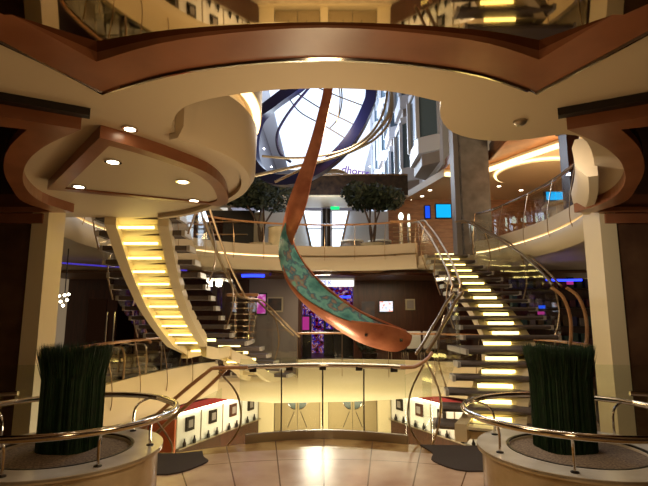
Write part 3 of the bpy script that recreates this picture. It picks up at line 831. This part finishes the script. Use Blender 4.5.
# casino interior: slot machines glimpsed through the doorway
for i, (a, c) in enumerate(((304, e_pink), (341, e_pink), (354, e_mag), (331, e_mag))):
    p = px(a, 315, 18.6 + .3 * i)
    t = thing('slot_machine', (p.x, p.y, 0), ['gaming machine with pink glow at the left of the casino doorway', 'gaming machine with pink glow, right part of the casino doorway',
              'gaming machine against the right jamb of the casino doorway', 'gaming machine in the middle of the casino doorway'][i], 'gaming machine')
    MB().box((p.x, p.y, .8), (.6, .5, 1.6)).build('cabinet', black, t)
    MB().box((p.x, p.y - .26, 1.3), (.42, .03, .5)).build('screen', c, t)
x0, x1, z0, z1 = pr(328, 292, 350, 297, 19.5)
nb = MB().box(((x0 + x1) / 2, 19.5, 2.35), (x1 - x0, .8, .06)).build('neon_strip', e_blue); tag(nb, 'blue neon strip on the ceiling inside the casino', 'light')
nb = MB().tube(smoothpath([(-2.55, 14.6, 2.82), (-2.2, 14.5, 2.82), (-1.85, 14.6, 2.82)], 5), .05, 6).build('neon_strip', e_blue); tag(nb, 'short blue neon strip on the brown ceiling left of the sculpture', 'light')
pth = smoothpath([(-7.5, 9.0, 2.84), (-6.3, 11.0, 2.84), (-5.0, 12.3, 2.84), (-3.8, 13.0, 2.84)], 5)
nb = MB().tube(pth, .022, 6).build('neon_strip', e_purple); tag(nb, 'long purple neon line under the ceiling of the dark lounge', 'light')
nb = MB().tube(smoothpath([(5.3, 11.2, 2.45), (5.7, 11.4, 2.45), (6.2, 11.3, 2.45)], 4), .03, 6).build('neon_strip', e_blue); tag(nb, 'blue neon strip under the ceiling right of the right stair', 'light')
# wavy brown bulkhead above the bar
wv = [(-1.6 + .2 * i, 14.0 + .22 * math.sin(i * .55)) for i in range(26)]
struct('trim_20', MB().sweep([(p[0], p[1], 2.78) for p in wv], [(-.05, 0), (.05, .0), (.1, .06), (.0, .15), (-.1, .06)]), dkwood, 'wavy brown bulkhead edge above the bar')
# bar chairs, table edge and plant in front of the wood wall
def bar_chair():
    t = thing('bar_chair', (0, 0, 0), 'x', 'chair')
    MB().box((0, 0, .46), (.46, .46, .08)).build('seat', black, t)
    MB().box((0, .22, .82), (.44, .06, .55)).build('backrest', whitep, t)
    for sx in (-1, 1):
        for sy in (-1, 1): MB().tube([(sx * .2, sy * .2, 0), (sx * .2, sy * .2, .43)], .018, 6).build('leg', chrome, t)
    return t
bc = bar_chair()
for i, (a, l) in enumerate(((396, 'white backed bar chair, leftmost below the television wall'), (412, 'white backed bar chair in the middle below the television wall'), (428, 'white backed bar chair nearest the right stair'))):
    c = bc if i == 0 else copy_tree(bc); c.location = (px(a, 320, 15.8).x, 15.8, 0); c.rotation_euler = (0, 0, math.pi); c['label'] = l; c['group'] = 'bar chairs'

def leaf_crown(c, rx, ry, rz, n, sz, seed, mb=None):
    rnd = random.Random(seed); mb = mb or MB(); c = Vector(c)
    for i in range(n):
        th = rnd.uniform(0, 2 * math.pi); ph = math.acos(rnd.uniform(-1, 1)); r_ = rnd.uniform(.45, 1) ** .6
        p = c + Vector((rx * r_ * math.sin(ph) * math.cos(th), ry * r_ * math.sin(ph) * math.sin(th), rz * r_ * math.cos(ph)))
        u = Vector((rnd.uniform(-1, 1), rnd.uniform(-1, 1), rnd.uniform(-1, 1))).normalized(); w = u.orthogonal().normalized() * sz * .35
        q = u * sz
        mb.add([p - q * .5, p + w, p + q * .5, p - w], [(0, 1, 2, 3)])
    return mb
p = px(369, 318, 15.6)
t = thing('potted_plant', (p.x, 15.6, 0), 'low dark leafy plant before the dark framed picture in the bar', 'plant')
MB().lathe([(.2, 0), (.26, .4), (.22, .4)], (p.x, 15.6, 0), 20).build('pot', darkmetal, t, True)
leaf_crown((p.x, 15.6, .85), .45, .35, .5, 350, .14, 4).build('foliage', leafm, t, flip=False)

# dark lounge at left: cluster lamp, slatted window, handles
t = thing('cluster_lamp', (-4.9, 10.6, 1.9), 'cluster of small globe lights in the dark lounge, left', 'lamp')
cc = px(63, 300, 9.4)
t.location = cc
for dx, dy in ((-5, -5), (2, -6), (-3, 2), (5, 0), (0, 7), (-8, 1), (7, -7)):
    q = px(63 + dx * .8, 300 + dy * .8, 9.4)
    MB().lathe([(.002, -.03), (.024, -.015), (.03, 0), (.024, .015), (.002, .03)], q, 12).build('globe', e_spot, t, True)
MB().tube([cc + Vector((0, .05, 0)), cc + Vector((0, .05, 3 - cc.z))], .01, 6).build('stem', darkmetal, t)
t = thing('lounge_door', px(112, 350, 13.0) * 1, 'dark glazed door in the lounge behind the left stair', 'door')
q = px(112, 320, 13.0); t.location = (q.x, 13.0, 0)
MB().box((q.x, 13.0, 1.15), (1.5, .06, 2.3)).build('door_leaf', dkwood, t)
for s in (-1, 1):
    MB().tube([(q.x + s * .1, 12.93, .7), (q.x + s * .1, 12.93, 1.7)], .02, 6).build('handle', chrome, t)
    MB().box((q.x + s * .4, 12.96, 1.3), (.5, .02, 1.5)).build('pane', blackmirror, t)
# lounge chairs with brass rails behind the left parapet
def lounge_chair():
    t = thing('lounge_chair', (0, 0, 0), 'x', 'chair')
    MB().box((0, 0, .42), (.6, .55, .12)).build('seat', black, t)
    MB().tube(smoothpath([(-.3, .25, .2), (-.3, .28, .95), (0, .3, 1.0), (.3, .28, .95), (.3, .25, .2)], 5), .02, 6).build('back_rail', bronze, t, True)
    MB().box((0, .27, .78), (.55, .05, .05)).build('backrest', bronze, t)
    for s in (-1, 1):
        MB().tube([(s * .25, -.2, 0), (s * .25, -.2, .4)], .018, 6).build('leg', bronze, t)
        MB().tube([(s * .25, .2, 0), (s * .25, .2, .4)], .018, 6).build('leg', bronze, t)
    return t
lc = lounge_chair()
for i, (a, l) in enumerate(((118, 'dark lounge chair with brass back, nearest the left planter'), (140, 'dark lounge chair with brass back, middle of the lounge edge'), (155, 'dark lounge chair with brass back, next to the arched column base'))):
    c = lc if i == 0 else copy_tree(lc); c.location = (px(a, 350, 9.4 + .95 * i).x, 9.4 + .95 * i, 0); c.rotation_euler = (0, 0, R(170)); c['label'] = l; c['group'] = 'lounge chairs'
# arched black hood with chrome hoops under the left stair
q = px(188, 360, 12.3)
t = thing('arched_hood', (q.x, 12.3, 0), 'black arched cover with two chrome hoops under the left stair', 'hood')
arc = [(q.x - .5 + .25, 12.2, 0.05), (q.x - .3, 12.2, .55), (q.x - .05, 12.2, .9), (q.x + .4, 12.2, 1.0), (q.x + .9, 12.2, .95)]
MB().tube(smoothpath(arc, 6), .2, 12).build('cover', black, t, True)
for d_ in (0, .16):
    MB().tube(smoothpath([(q.x - .1 + d_, 11.92, -.05), (q.x - .08 + d_, 11.92, .5), (q.x + .02 + d_, 11.92, .75), (q.x + .22 + d_, 11.92, .86)], 5), .022, 8).build('hoop', bronze, t, True)

# stacked rail panel (horizontal bars) near the left stair's landing and behind the right stair's top
def bar_panel(loc, w, h, label, rz=0):
    t = thing('step_railing', loc, label, 'railing')
    L = Vector(loc)
    for i in range(7):
        z = h * (i + .5) / 7.5
        MB().tube([L + Vector((-w / 2, 0, z)), L + Vector((w / 2, 0, z))], .016, 6).build('bar', bronze, t, True)
    MB().tube([L + Vector((-w / 2 - .08, 0, h + .04)), L + Vector((w / 2 + .08, 0, h + .04))], .035, 8).build('handrail', railwood, t, True)
    for s in (-.3, .3): MB().tube([L + Vector((s * w, 0, 0)), L + Vector((s * w, 0, h))], .016, 6).build('post', chrome, t, True)
q = px(242, 330, 10.4)
bar_panel((q.x, 10.4, RISE * 6), .52, .95, 'short railing of seven horizontal bars on the left stair landing')
q = px(410, 245, 12.9)
bar_panel((q.x, 12.98, UP), .9, .98, 'railing of horizontal bars at the top of the right stair')
# shop shelving seen behind the right stair
t = thing('shop_shelving', (5.6, 12.6, 0), 'dim shop shelving with lit goods behind the right stair', 'shelving')
MB().bb(4.9, 7.4, 12.9, 13.1, 0, 2.6).build('back_panel', dkwood, t)
for i in range(5): MB().bb(4.9, 7.4, 12.5, 12.9, .3 + .5 * i, .33 + .5 * i).build('shelf', darkmetal, t)
rnd = random.Random(8)
goods = [mat('goods_%d' % i, c, .5) for i, c in enumerate(((84, 36, 44), (44, 44, 84), (110, 100, 90), (80, 62, 36), (48, 70, 66)))]
for i in range(5):
    for j in range(11):
        x = 5.0 + .22 * j; h_ = rnd.uniform(.15, .34); k_ = rnd.randrange(5)
        o = MB().bb(x, x + .14, 12.58, 12.75, .33 + .5 * i, .33 + .5 * i + h_).build('boxed_goods', goods[k_])
        tag(o, '%s box on the shop shelf behind right stair, %s' % (['red', 'blue', 'cream', 'brown', 'green'][k_], ['bottom shelf', 'second shelf', 'middle shelf', 'fourth shelf', 'top shelf'][i]), 'box', 'boxed goods on the shop shelving')
for a, b, m_, l in ((542, 307, e_sblue, 'small blue lit sign, upper of two behind the right stair'), (541, 313, e_pink, 'small pink lit sign behind the right stair'), (570, 283, e_pink, 'small pink lit sign beside the right pilaster')):
    p = px(a, b, 12.4); o = MB().box(p, (.16, .04, .08)).build('lit_sign', m_); tag(o, l, 'sign')

# ------------------------------------------------------------------ column and upper deck rooms
t = thing('column', (4.05, 13.0, UP), 'tall grey marble column with cream edge at the top of the right stair', 'column')
MB().bb(3.70, 3.84, 12.9, 13.3, UP - .25, 14).build('cream_edge', greyp, t)
MB().bb(3.84, 4.62, 12.7, 13.5, UP - .25, 14).build('shaft', grey_marble, t)
TOPZ = 6.15
right_up = [(4.9, 13.4), (4.75, 11.5), (4.85, 9.6), (4.7, 8.0), (4.2, 6.5), (3.4, 5.4), (2.9, 4.9)]
ru = smoothpath(right_up, 4)
struct('ceiling', MB().prism(xy(ru) + [(9, 4.9), (9, 21), (3.8, 21), (3.8, 13.5)], TOPZ, TOPZ + .3), MATS['room_wood'], 'brown ceiling of the upper deck at right')
drop = [(p.x, p.y) for p in smoothpath([(3.75, 14.2), (4.3, 14.3), (5.0, 13.8), (5.7, 12.5), (6.5, 11.2), (8.2, 9.4)], 4)]
struct('ceiling', MB().prism(drop + [(8.2, 17.2), (3.0, 17.2)], 5.9, TOPZ - .01), cream, 'lower cream ceiling of the upper deck at right')
struct('trim_21', MB().sweep([(p.x, p.y, TOPZ) for p in ru], [(.02, -.02), (.12, -.02), (.12, .5), (.02, .5)]), trimwood, 'wood fascia of the ceiling above the upper deck, right')
cv = MB().sweep([(p[0], p[1], 5.9) for p in drop], [(-.16, 0), (-.03, 0), (-.03, .1), (-.16, .1)]).build('cove_light', e_cove); tag(cv, 'warm strip light along the ceiling edge above the right upper deck', 'light')
cp = [(6.4 + 1.15 * math.cos(a), 13.6 + 1.2 * math.sin(a)) for a in [2 * math.pi * i / 40 for i in range(40)]]
struct('trim_22', MB().prism(cp, 5.8, 5.9), cream, 'oval ceiling drop in the upper deck, right')
cv = MB().tube([(6.4 + 1.2 * math.cos(a), 13.6 + 1.25 * math.sin(a), 5.86) for a in [2 * math.pi * i / 40 for i in range(40)]], .035, 6, True).build('cove_light', e_cove); tag(cv, 'oval glowing strip light around the ceiling drop, upper deck right', 'light')
for a_, b_ in ((505, 173), (527, 165), (551, 158), (499, 186), (521, 190), (570, 172), (422, 196), (411, 200), (430, 190)):
    d = px(a_, b_, 1); k = (5.9 - EYE) / (d.z - EYE)
    downlight(d.x * k, k, 5.9, 'small round downlight in the ceiling of the right upper deck', 'downlights in the right upper deck ceiling', r=.07)
struct('wall_upper_right', MB().bb(8.2, 8.4, 5.9, 21, UP, TOPZ), MATS['room_wood'])
struct('wall_upper_back', MB().bb(2.4, 8.2, 17.2, 17.4, UP, TOPZ), MATS['room_wood'])
for (x, y, l) in ((5.15, 9.4, 'dark draped post on the right upper deck, nearest the column'), (6.0, 9.6, 'dark draped post on the right upper deck, next to the blue screen')):
    t = thing('dark_post', (x, y, UP), l, 'post')
    MB().bb(x - .16, x + .16, y - .16, y + .16, UP, UP + 2.2).build('shaft', dkwood, t)
    MB().bb(x - .2, x + .2, y - .2, y + .2, UP + 2.2, UP + 2.3).build('cap', darkmetal, t)
t = thing('counter', (5.9, 10.4, UP), 'pale rounded counter behind the right upper railing', 'counter')
MB().lathe([(.9, 0), (.9, .95), (1.0, .97), (1.0, 1.03), (.02, 1.03)], (6.3, 11.0, UP + .005), 40).build('body', creamy_marble, t, True)
def screen(a0, b0, a1, b1, Y, label, m_):
    x0, x1, z0, z1 = pr(a0, b0, a1, b1, Y)
    t = thing('screen', ((x0 + x1) / 2, Y, z0), label, 'screen')
    MB().bb(x0 - .03, x1 + .03, Y, Y + .08, z0 - .03, z1 + .03).build('case', black, t)
    MB().bb(x0, x1, Y - .015, Y, z0, z1).build('display', m_, t)
screen(436, 204.5, 451, 217.5, 14.2, 'bright cyan screen on the upper deck left of the column', e_cyan)
screen(425, 206, 430, 218, 14.4, 'narrow blue screen beside the cyan screen', e_sblue)
screen(546, 192, 563, 200, 10.8, 'blue screen on the upper deck right of the column', e_cyan)
# left upper deck
lu = smoothpath([(-4.7, 14), (-4.7, 11.5), (-4.8, 9.6), (-4.7, 8.0), (-4.4, 6.8), (-3.9, 6.1)], 4)
struct('ceiling', MB().prism([(-9, 6.1)] + list(reversed(xy(lu))) + [(-4.4, 21), (-9, 21)], TOPZ, TOPZ + .3), cream, 'cream ceiling of the upper deck at left')
struct('trim_23', MB().sweep([(p.x, p.y, TOPZ) for p in lu], [(-.12, -.25), (-.02, -.25), (-.02, .5), (-.12, .5)]), trimwood)
struct('wall_upper_left', MB().bb(-8.4, -8.2, 5.9, 21, UP, TOPZ), MATS['room_wood'])
for i, (x, y) in enumerate(((-5.3, 8.0), (-5.6, 9.4), (-5.3, 11.0), (-6.3, 12.0))):
    downlight(x, y, TOPZ, 'small round downlight in the ceiling of the left upper deck', 'downlights in the left upper deck ceiling', r=.06)
t = thing('vitrine', (-3.3, 14.6, UP), 'dark glazed cabinet on the far upper deck left of the tree', 'cabinet')
MB().bb(-4.2, -2.2, 14.6, 15.1, UP, UP + 1.7).build('case', black, t)
MB().bb(-4.1, -3.2, 14.57, 14.6, UP + .3, UP + 1.5).build('pane', blackmirror, t)
MB().bb(-2.2, -1.9, 14.5, 14.9, UP, UP + 1.6).build('steel_edge', steel, t)
for i in range(3): MB().bb(-4.0, -2.4, 14.5, 14.6, UP + .5 + .4 * i, UP + .53 + .4 * i).build('shelf', bronze, t)

# ------------------------------------------------------------------ far upper deck: window wall, bridge, trees
skyw = emit('window_daylight', (216, 232, 255), 2.4)
def window_quad(pts, n):
    """slanted bright window in its frame"""
    mb = MB(); vs = [tuple(p) for p in pts] + [(p.x, p.y + .05, p.z) for p in pts]
    mb.add(vs, [(0, 1, 2, 3), (7, 6, 5, 4), (0, 4, 5, 1), (1, 5, 6, 2), (2, 6, 7, 3), (3, 7, 4, 0)])
    w = struct('window_%d' % n, mb, skyw, 'bright slanted window at the end of the upper deck')
    fr = MB()
    fr.tube(list(pts), .05, 6, True)
    fr.build('window_frame', steel, w)
    a, b = (pts[0] + pts[3]) / 2, (pts[1] + pts[2]) / 2
    MB().tube([a, b], .03, 6).build('window_bar', steel, w)
window_quad([px(303, 211, 17), px(322, 211, 17), px(322, 247, 17), px(311, 247, 17)], 1)
window_quad([px(331, 211, 17), px(349, 211, 17), px(341, 247, 17), px(331, 247, 17)], 2)
struct('wall_upper_end', MB().bb(-9, 2.4, 17.2, 17.35, UP, 5.45), mat('end_wall', (186, 184, 184), .3), 'grey wall around the slanted windows')
t = thing('column', (.1, 16.6, UP), 'dark metallic column between the two slanted windows', 'column')
a = px(326.5, 230, 16.6)
MB().lathe([(.16, 0), (.16, 2.2)], (a.x, 16.6, UP), 20).build('shaft', darkmetal, t, True)
MB().box((a.x, 16.5, UP + .35), (.7, .4, .5)).build('base', black, t)
br = thing('bridge', (0, 15.6, 5.45), 'dark footbridge crossing the atrium above the upper deck', 'bridge')
MB().bb(-4.4, 2.75, 15.0, 16.6, 5.45, 5.62).build('soffit', MATS['cream_paint'], br)
MB().bb(-4.4, 2.75, 14.95, 15.05, 5.5, 6.15).build('glass_front', mat('smoked_glass', (34, 28, 28), .1, noise=(62, 48, 38), nscale=6), br)
MB().tube([(-4.4, 14.95, 6.18), (2.75, 14.95, 6.18)], .03, 8).build('handrail', bronze, br, True)
# arched entrance beyond the bridge
ar = thing('arched_canopy', (1.0, 19, 6.2), 'cream arched canopy with brass rim beyond the bridge', 'canopy')
pa = [px(306 + 58 * i / 20, 192 - 22 * math.sin(math.pi * i / 20), 19) for i in range(21)]
mb = MB(); vs = [(p.x, 19, p.z) for p in pa] + [(p.x, 19.3, p.z) for p in pa]; n_ = 21
mb.add(vs, [tuple(range(n_)), tuple(range(2 * n_ - 1, n_ - 1, -1))] + [(j, (j + 1) % n_, n_ + (j + 1) % n_, n_ + j) for j in range(n_)])
mb.build('panel', cream, ar)
MB().tube([p + Vector((0, -.05, 0)) for p in pa], .05, 8).build('rim', bronze, ar, True)
for a_, b_ in ((318, 187), (324, 180), (331, 187), (322, 187)):
    p = px(a_, b_, 18.95); MB().lathe([(.07, -.02), (.07, .02)], p, 12).build('stud', darkmetal, ar)

def tree(x, y, base, cz, rx, rz_, label, seed):
    t = thing('potted_tree', (x, y, base), label, 'tree')
    MB().lathe([(.28, .005), (.36, .5), (.38, .52), (.34, .52), (.33, .46), (.02, .46)], (x, y, base), 24).build('pot', creamy_marble, t, True)
    for k in range(4):
        a = k * 1.6
        MB().tube(smoothpath([(x + .05 * math.cos(a), y + .05 * math.sin(a), base + .4), (x + .1 * math.cos(a + 1), y, base + 1.0), (x + .45 * rx * math.cos(a), y + .3 * math.sin(a), cz - .1)], 4), .03, 6).build('trunk', bark, t, True)
    m = MB()
    rnd = random.Random(seed)
    for k in range(6):
        leaf_crown((x + rnd.uniform(-.6, .6) * rx, y + rnd.uniform(-.3, .3), cz + rnd.uniform(-.35, .35) * rz_), rx * .55, .5, rz_ * .6, 420, .15, seed + k, m)
    m.build('foliage', leafm, t, flip=False)
q = px(262, 196, 13.9); tree(q.x, 13.9, UP, q.z, 1.25, .75, 'dark leafy tree on the upper deck left of the sculpture', 11)
q = px(372, 194, 13.9); tree(q.x, 13.9, UP, q.z, .85, .6, 'dark leafy tree on the upper deck right of the sculpture', 31)
for a_, l in ((254, 'left of the sculpture'), (291, 'just right of the left tree')):
    pass
q = px(277, 236, 13.6)
t = thing('pedestal', (q.x, 13.7, UP), 'pale round pedestal behind the far railing beside the left tree', 'pedestal')
MB().lathe([(.3, 0), (.3, 1.0), (.33, 1.03), (.02, 1.03)], (q.x, 14.0, UP), 24).build('drum', cream2, t, True)
for a_, l in ((353, 'left of two before the slanted windows'), (382, 'right of two before the slanted windows')):
    q = px(a_, 236, 14.3)
    t = thing('desk', (q.x, 14.8, UP), 'pale curved reception desk on the far upper deck, ' + l, 'desk')
    MB().lathe([(.30, .005), (.33, .1), (.33, .72)], (q.x, 14.9, UP), 28).build('body', greyp, t, True)
    MB().lathe([(.38, .72), (.38, .77)], (q.x, 14.9, UP), 28).build('top', whitep, t, True)
t = thing('bright_lamp', px(405, 217, 13.6), 'tall white glowing lamp, left of two by the bar rail at the stair top', 'lamp')
q = px(401, 220, 13.6)
t.location = (q.x, 13.6, UP)
MB().lathe([(.05, UP), (.05, q.z)], (q.x, 13.6, 0), 12).build('base', steel, t)
MB().lathe([(.04, 0), (.075, .07), (.075, .14), (.03, .22)], (q.x, 13.6, q.z), 16).build('shade', emit('lamp_white', (225, 245, 225), 2.2), t, True)
q2 = px(409, 228, 13.7)
t = thing('bright_lamp', (q2.x, 13.7, UP), 'tall narrow glowing lamp, right of two by the bar rail at the stair top', 'lamp')
MB().lathe([(.05, UP), (.05, q2.z)], (q2.x, 13.7, 0), 12).build('base', steel, t)
MB().lathe([(.025, 0), (.035, .1), (.035, .35), (.02, .42)], (q2.x, 13.7, q2.z), 16).build('shade', MATS['lamp_white'], t, True)

# ------------------------------------------------------------------ tall hall beyond: facade with bay windows, roof light
facm = mat('facade_paint', (196, 198, 206), .5)
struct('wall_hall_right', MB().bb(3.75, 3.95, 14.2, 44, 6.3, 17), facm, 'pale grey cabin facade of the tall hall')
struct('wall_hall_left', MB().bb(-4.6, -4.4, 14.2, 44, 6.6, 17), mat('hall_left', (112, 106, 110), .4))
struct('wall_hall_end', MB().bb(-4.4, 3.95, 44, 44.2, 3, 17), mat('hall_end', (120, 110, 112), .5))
struct('ceiling', MB().bb(-3.3, 3.7, 17.5, 42, 14.9, 15.0), e_sky, 'bright white glass roof of the tall hall')
struct('ceiling', MB().bb(-4.4, 3.95, 15, 44, 15.02, 15.2), facm, 'roof around the glass')
baywin = mat('bay_glass', (96, 116, 130), .08, .3)
def bay():
    t = thing('bay_window', (0, 0, 0), 'x', 'window')
    # plan: projecting trapezoid towards -x
    pln = [(0, -.95), (-.5, -.6), (-.5, .6), (0, .95)]
    MB().prism(pln, 0, .5).build('sill', facm, t)
    MB().prism([(p[0] * .8, p[1] * .9) for p in pln], -.35, 0).build('corbel', greyp, t)
    MB().prism([(p[0] * .93, p[1] * .96) for p in pln], .5, 2.2).build('pane', baywin, t)
    for p in pln[0:4]:
        MB().box((p[0], p[1], 1.35), (.1, .1, 1.75)).build('mullion', facm, t)
    MB().prism(pln, 2.2, 2.45).build('head', facm, t)
    return t
b0 = bay(); first = True
rown = ['lowest', 'second', 'third', 'top']; coln = ['nearest', 'second nearest', 'third nearest', 'fourth nearest', 'fifth nearest', 'farthest']
for r_ in range(3):
    for c_ in range(5):
        b = b0 if first else copy_tree(b0); first = False
        b.location = (3.75, 15.7 + 3.3 * c_, 6.9 + 3.1 * r_); b.scale = (1.25, 1.25, 1.1)
        b['label'] = 'bay window of the grey cabin facade, %s row, %s column' % (rown[r_], coln[c_]); b['group'] = 'bay windows of the right facade'
sp = struct('trim_24', MB().bb(3.5, 3.95, 31.5, 32.1, 6.0, 15).bb(3.6, 3.95, 33.5, 33.9, 6.0, 15), whitep, 'tall white fins of the hall facade')
# sparkle lamps of the hall balconies
rnd = random.Random(12)
e_sp = emit('string_light', (235, 235, 255), 14)
o0 = None
for i in range(64):
    side = -1 if i % 2 else 1
    x = -4.37 if side < 0 else 3.72; y = rnd.uniform(19, 38) if side < 0 else rnd.uniform(33, 41); z = rnd.uniform(7.4, 13.8)
    if o0 is None:
        o0 = MB().lathe([(.002, -.06), (.05, -.03), (.06, 0), (.05, .03), (.002, .06)], (0, 0, 0), 8).build('festoon_bulb', e_sp)
        o = o0
    else:
        o = o0.copy(); COL.objects.link(o)
    o.location = (x, y, z)
    tag(o, 'tiny bright bulb on the %s side of the tall hall' % ('left' if side < 0 else 'right'), 'light', 'festoon bulbs on the %s of the hall' % ('left' if side < 0 else 'right'))
# hall banner with purple lettering
bn = thing('banner', (0, 38, 0), 'white banner with purple lettering at the end of the hall', 'banner')
p1, p2, p3, p4 = px(340, 162, 38), px(365, 160, 38), px(364, 182, 38), px(342, 182, 38)
mb = MB(); vs = [p1, p2, p3, p4] + [p + Vector((0, .08, 0)) for p in (p1, p2, p3, p4)]
mb.add(vs, [(0, 1, 2, 3), (7, 6, 5, 4), (0, 4, 5, 1), (1, 5, 6, 2), (2, 6, 7, 3), (3, 7, 4, 0)]).build('cloth', e_sign, bn)
pm = px(356, 171.5, 37.9)
tx = text('dhorre', pm, .85, emit('purple_letters', (110, 60, 190), .7), bn)
tx.rotation_euler = (R(90), R(10), 0)

# ------------------------------------------------------------------ hanging sculpture
YS = 8.6
scu = thing('ribbon_sculpture', px(410, 340, YS), 'long twisting copper ribbon sculpture with teal painted inner face, hanging in the atrium', 'sculpture')
def strip(A, B, name, m_, parent, th=.03, n=5, mid=0.0):
    a = smoothpath(A, n); b = smoothpath(B, n); k = len(a)
    mb = MB(); vs = []; C_ = 5
    nrm = []
    for i in range(k):
        t_ = (a[min(i + 1, k - 1)] - a[max(i - 1, 0)]).normalized(); w = (b[i] - a[i]); nn = t_.cross(w)
        nn = nn.normalized() if nn.length > 1e-6 else Vector((0, -1, 0))
        if nn.y > 0: nn = -nn
        nrm.append(nn)
    for s_ in (0, 1):
        for i in range(k):
            for j in range(C_):
                f = j / (C_ - 1)
                bulge = 4 * f * (1 - f) * mid
                vs.append(a[i].lerp(b[i], f) + nrm[i] * (bulge * (b[i] - a[i]).length + (th if s_ == 0 else 0)))
    o = k * C_
    fs = []
    for i in range(k - 1):
        for j in range(C_ - 1):
            q = i * C_ + j
            fs.append((q, q + 1, q + C_ + 1, q + C_)); fs.append((o + q, o + q + C_, o + q + C_ + 1, o + q + 1))
        for j in (0, C_ - 1):
            q = i * C_ + j; fs.append((q, q + C_, o + q + C_, o + q))
    for i in (0, k - 1):
        for j in range(C_ - 1):
            q = i * C_ + j; fs.append((q, q + 1, o + q + 1, o + q))
    mb.add(vs, fs)
    return mb.build(name, m_, parent, True)
def PP(l): return [px(a, b, YS + d) for a, b, d in l]
strip(PP([(330, 30, .1), (324, 86, .1), (318, 115, .1), (308, 150, .05), (297, 180, 0), (288, 205, .0), (283, 228, .1), (283, 240, .2), (290, 262, .3)]),
      PP([(336, 30, .1), (333, 86, .1), (328, 115, .05), (320, 150, 0), (312, 180, -.1), (307, 203, -.15), (299, 226, -.1), (293, 242, .05), (296, 262, .2)]), 'upper_ribbon', copper, scu, mid=.12)
strip(PP([(289, 213, .05), (280, 238, -.1), (279, 258, -.2), (286, 278, -.25), (302, 296, -.3), (322, 309, -.3), (345, 320, -.3), (366, 326, -.25), (385, 327, -.1)]),
      PP([(291, 215, .1), (291, 240, .1), (300, 260, .1), (311, 275, .05), (325, 290, .0), (341, 302, -.05), (358, 313, -.1), (373, 321, -.15), (386, 326, -.08)]), 'teal_face', teal, scu, mid=-.04)
strip(PP([(291, 216, .15), (292, 240, .15), (301, 260, .14), (312, 274, .08), (326, 288.5, .02), (342, 300.5, 0), (359, 311.5, -.05), (380, 321, -.1), (405, 331, 0)]),
      PP([(292, 218, .15), (293.5, 240, .13), (303, 259.5, .12), (313.5, 273, .06), (327.5, 287, .0), (343.5, 299, -.03), (360, 310, -.07), (381, 319.5, -.1), (406, 330, 0)]), 'copper_rim', copper, scu, th=.04)
strip(PP([(281, 259, -.2), (289, 279, -.27), (303, 295, -.3), (323, 308.5, -.3), (346, 319, -.3), (367, 322, -.3), (388, 325, -.2), (404, 330, -.1), (411, 335, 0)]),
      PP([(280.5, 260, -.19), (288, 281, -.2), (301, 299, -.15), (318, 314, .0), (339, 329, .05), (359, 341, .08), (378, 348, .08), (396, 351, .05), (408, 345, .02)]), 'copper_hull', copper, scu, mid=.12)
for a_, b_ in ((366, 335), (401, 340)):
    MB().box(px(a_, b_, YS - .2), (.05, .05, .05)).build('fixing', chrome, scu)
# navy hoop of the upper sculpture
def hoop_pts(cx, cy, rx, ry, rot, Y, dY, n=72, ph=0):
    out = []
    for i in range(n):
        a = 2 * math.pi * i / n
        u, v = rx * math.cos(a), ry * math.sin(a)
        x = cx + u * math.cos(rot) - v * math.sin(rot); y = cy - (u * math.sin(rot) + v * math.cos(rot))
        out.append(px(x, y, Y + dY * math.sin(a + ph)))
    return out
hs = thing('hoop_sculpture', px(315, 100, 9.4), 'navy blue tilted hoop sculpture with metal tubes hanging high in the atrium', 'sculpture')
H1 = smoothpath([px(a, b, 9.4 + d) for a, b, d in ((371, 60, -.3), (371.5, 90, -.2), (368, 107, -.1), (356, 132, 0), (338, 155, .1), (313, 173, .2), (288, 181, .3), (267, 177, .4), (254, 162, .5), (252, 140, .5), (257, 120, .5), (267, 109, .4), (281, 98, .2), (298, 86, 0), (318, 68, -.2), (340, 48, -.3), (360, 44, -.3))], 4, True)
# flattened band section
mb = MB(); k = len(H1); vs = []
cen_ = sum(H1, Vector()) / k
for i in range(k):
    tg = (H1[(i + 1) % k] - H1[i - 1]).normalized(); rad = (H1[i] - cen_).normalized(); w = tg.cross(rad).normalized(); rad = w.cross(tg).normalized()
    for a, b in ((-.11, -.14), (.11, -.14), (.11, .14), (-.11, .14)):
        vs.append(H1[i] + rad * a + w * b)
mb.add(vs, [(i * 4 + j, ((i + 1) % k) * 4 + j, ((i + 1) % k) * 4 + (j + 1) % 4, i * 4 + (j + 1) % 4) for i in range(k) for j in range(4)])
mb.build('navy_band', navy, hs, True)
def tb(l, Y, r, m_=None, d=0, name='metal_tube', n=8):
    pts = [px(a, b, Y + (d * i / max(1, len(l) - 1))) for i, (a, b) in enumerate(l)]
    MB().tube(smoothpath(pts, n), r, 8).build(name, m_ or steel, hs, True)
tb([(248, 177), (289, 168), (331, 158), (358, 147), (378, 130), (389, 112), (391, 92), (387, 72)], 9.2, .035, d=.3)
tb([(262, 156), (290, 158), (320, 156), (350, 148), (372, 132), (384, 110), (388, 85)], 9.0, .025, d=.3)
tb([(275, 182), (300, 170), (330, 158), (360, 146), (380, 128), (392, 112)], 9.3, .03, d=.3)
tb([(330, 160), (355, 150), (376, 138), (390, 120), (392, 95), (386, 75)], 9.6, .028)
tb([(316, 80), (307, 90), (287, 115), (277, 135), (280, 153), (291, 162)], 9.5, .03, navy)
tb([(287, 95), (300, 112), (325, 126), (348, 140)], 9.7, .014, darkmetal)
tb([(292, 90), (320, 108), (345, 120), (358, 127)], 9.7, .014, darkmetal)
tb([(310, 84), (335, 95), (364, 106)], 9.7, .014, darkmetal)
tb([(340, 75), (342, 100), (338, 118), (330, 128)], 9.7, .014, darkmetal)
tb([(337, 75), (340, 95), (339, 112), (335, 130)], 9.5, .012, steel)
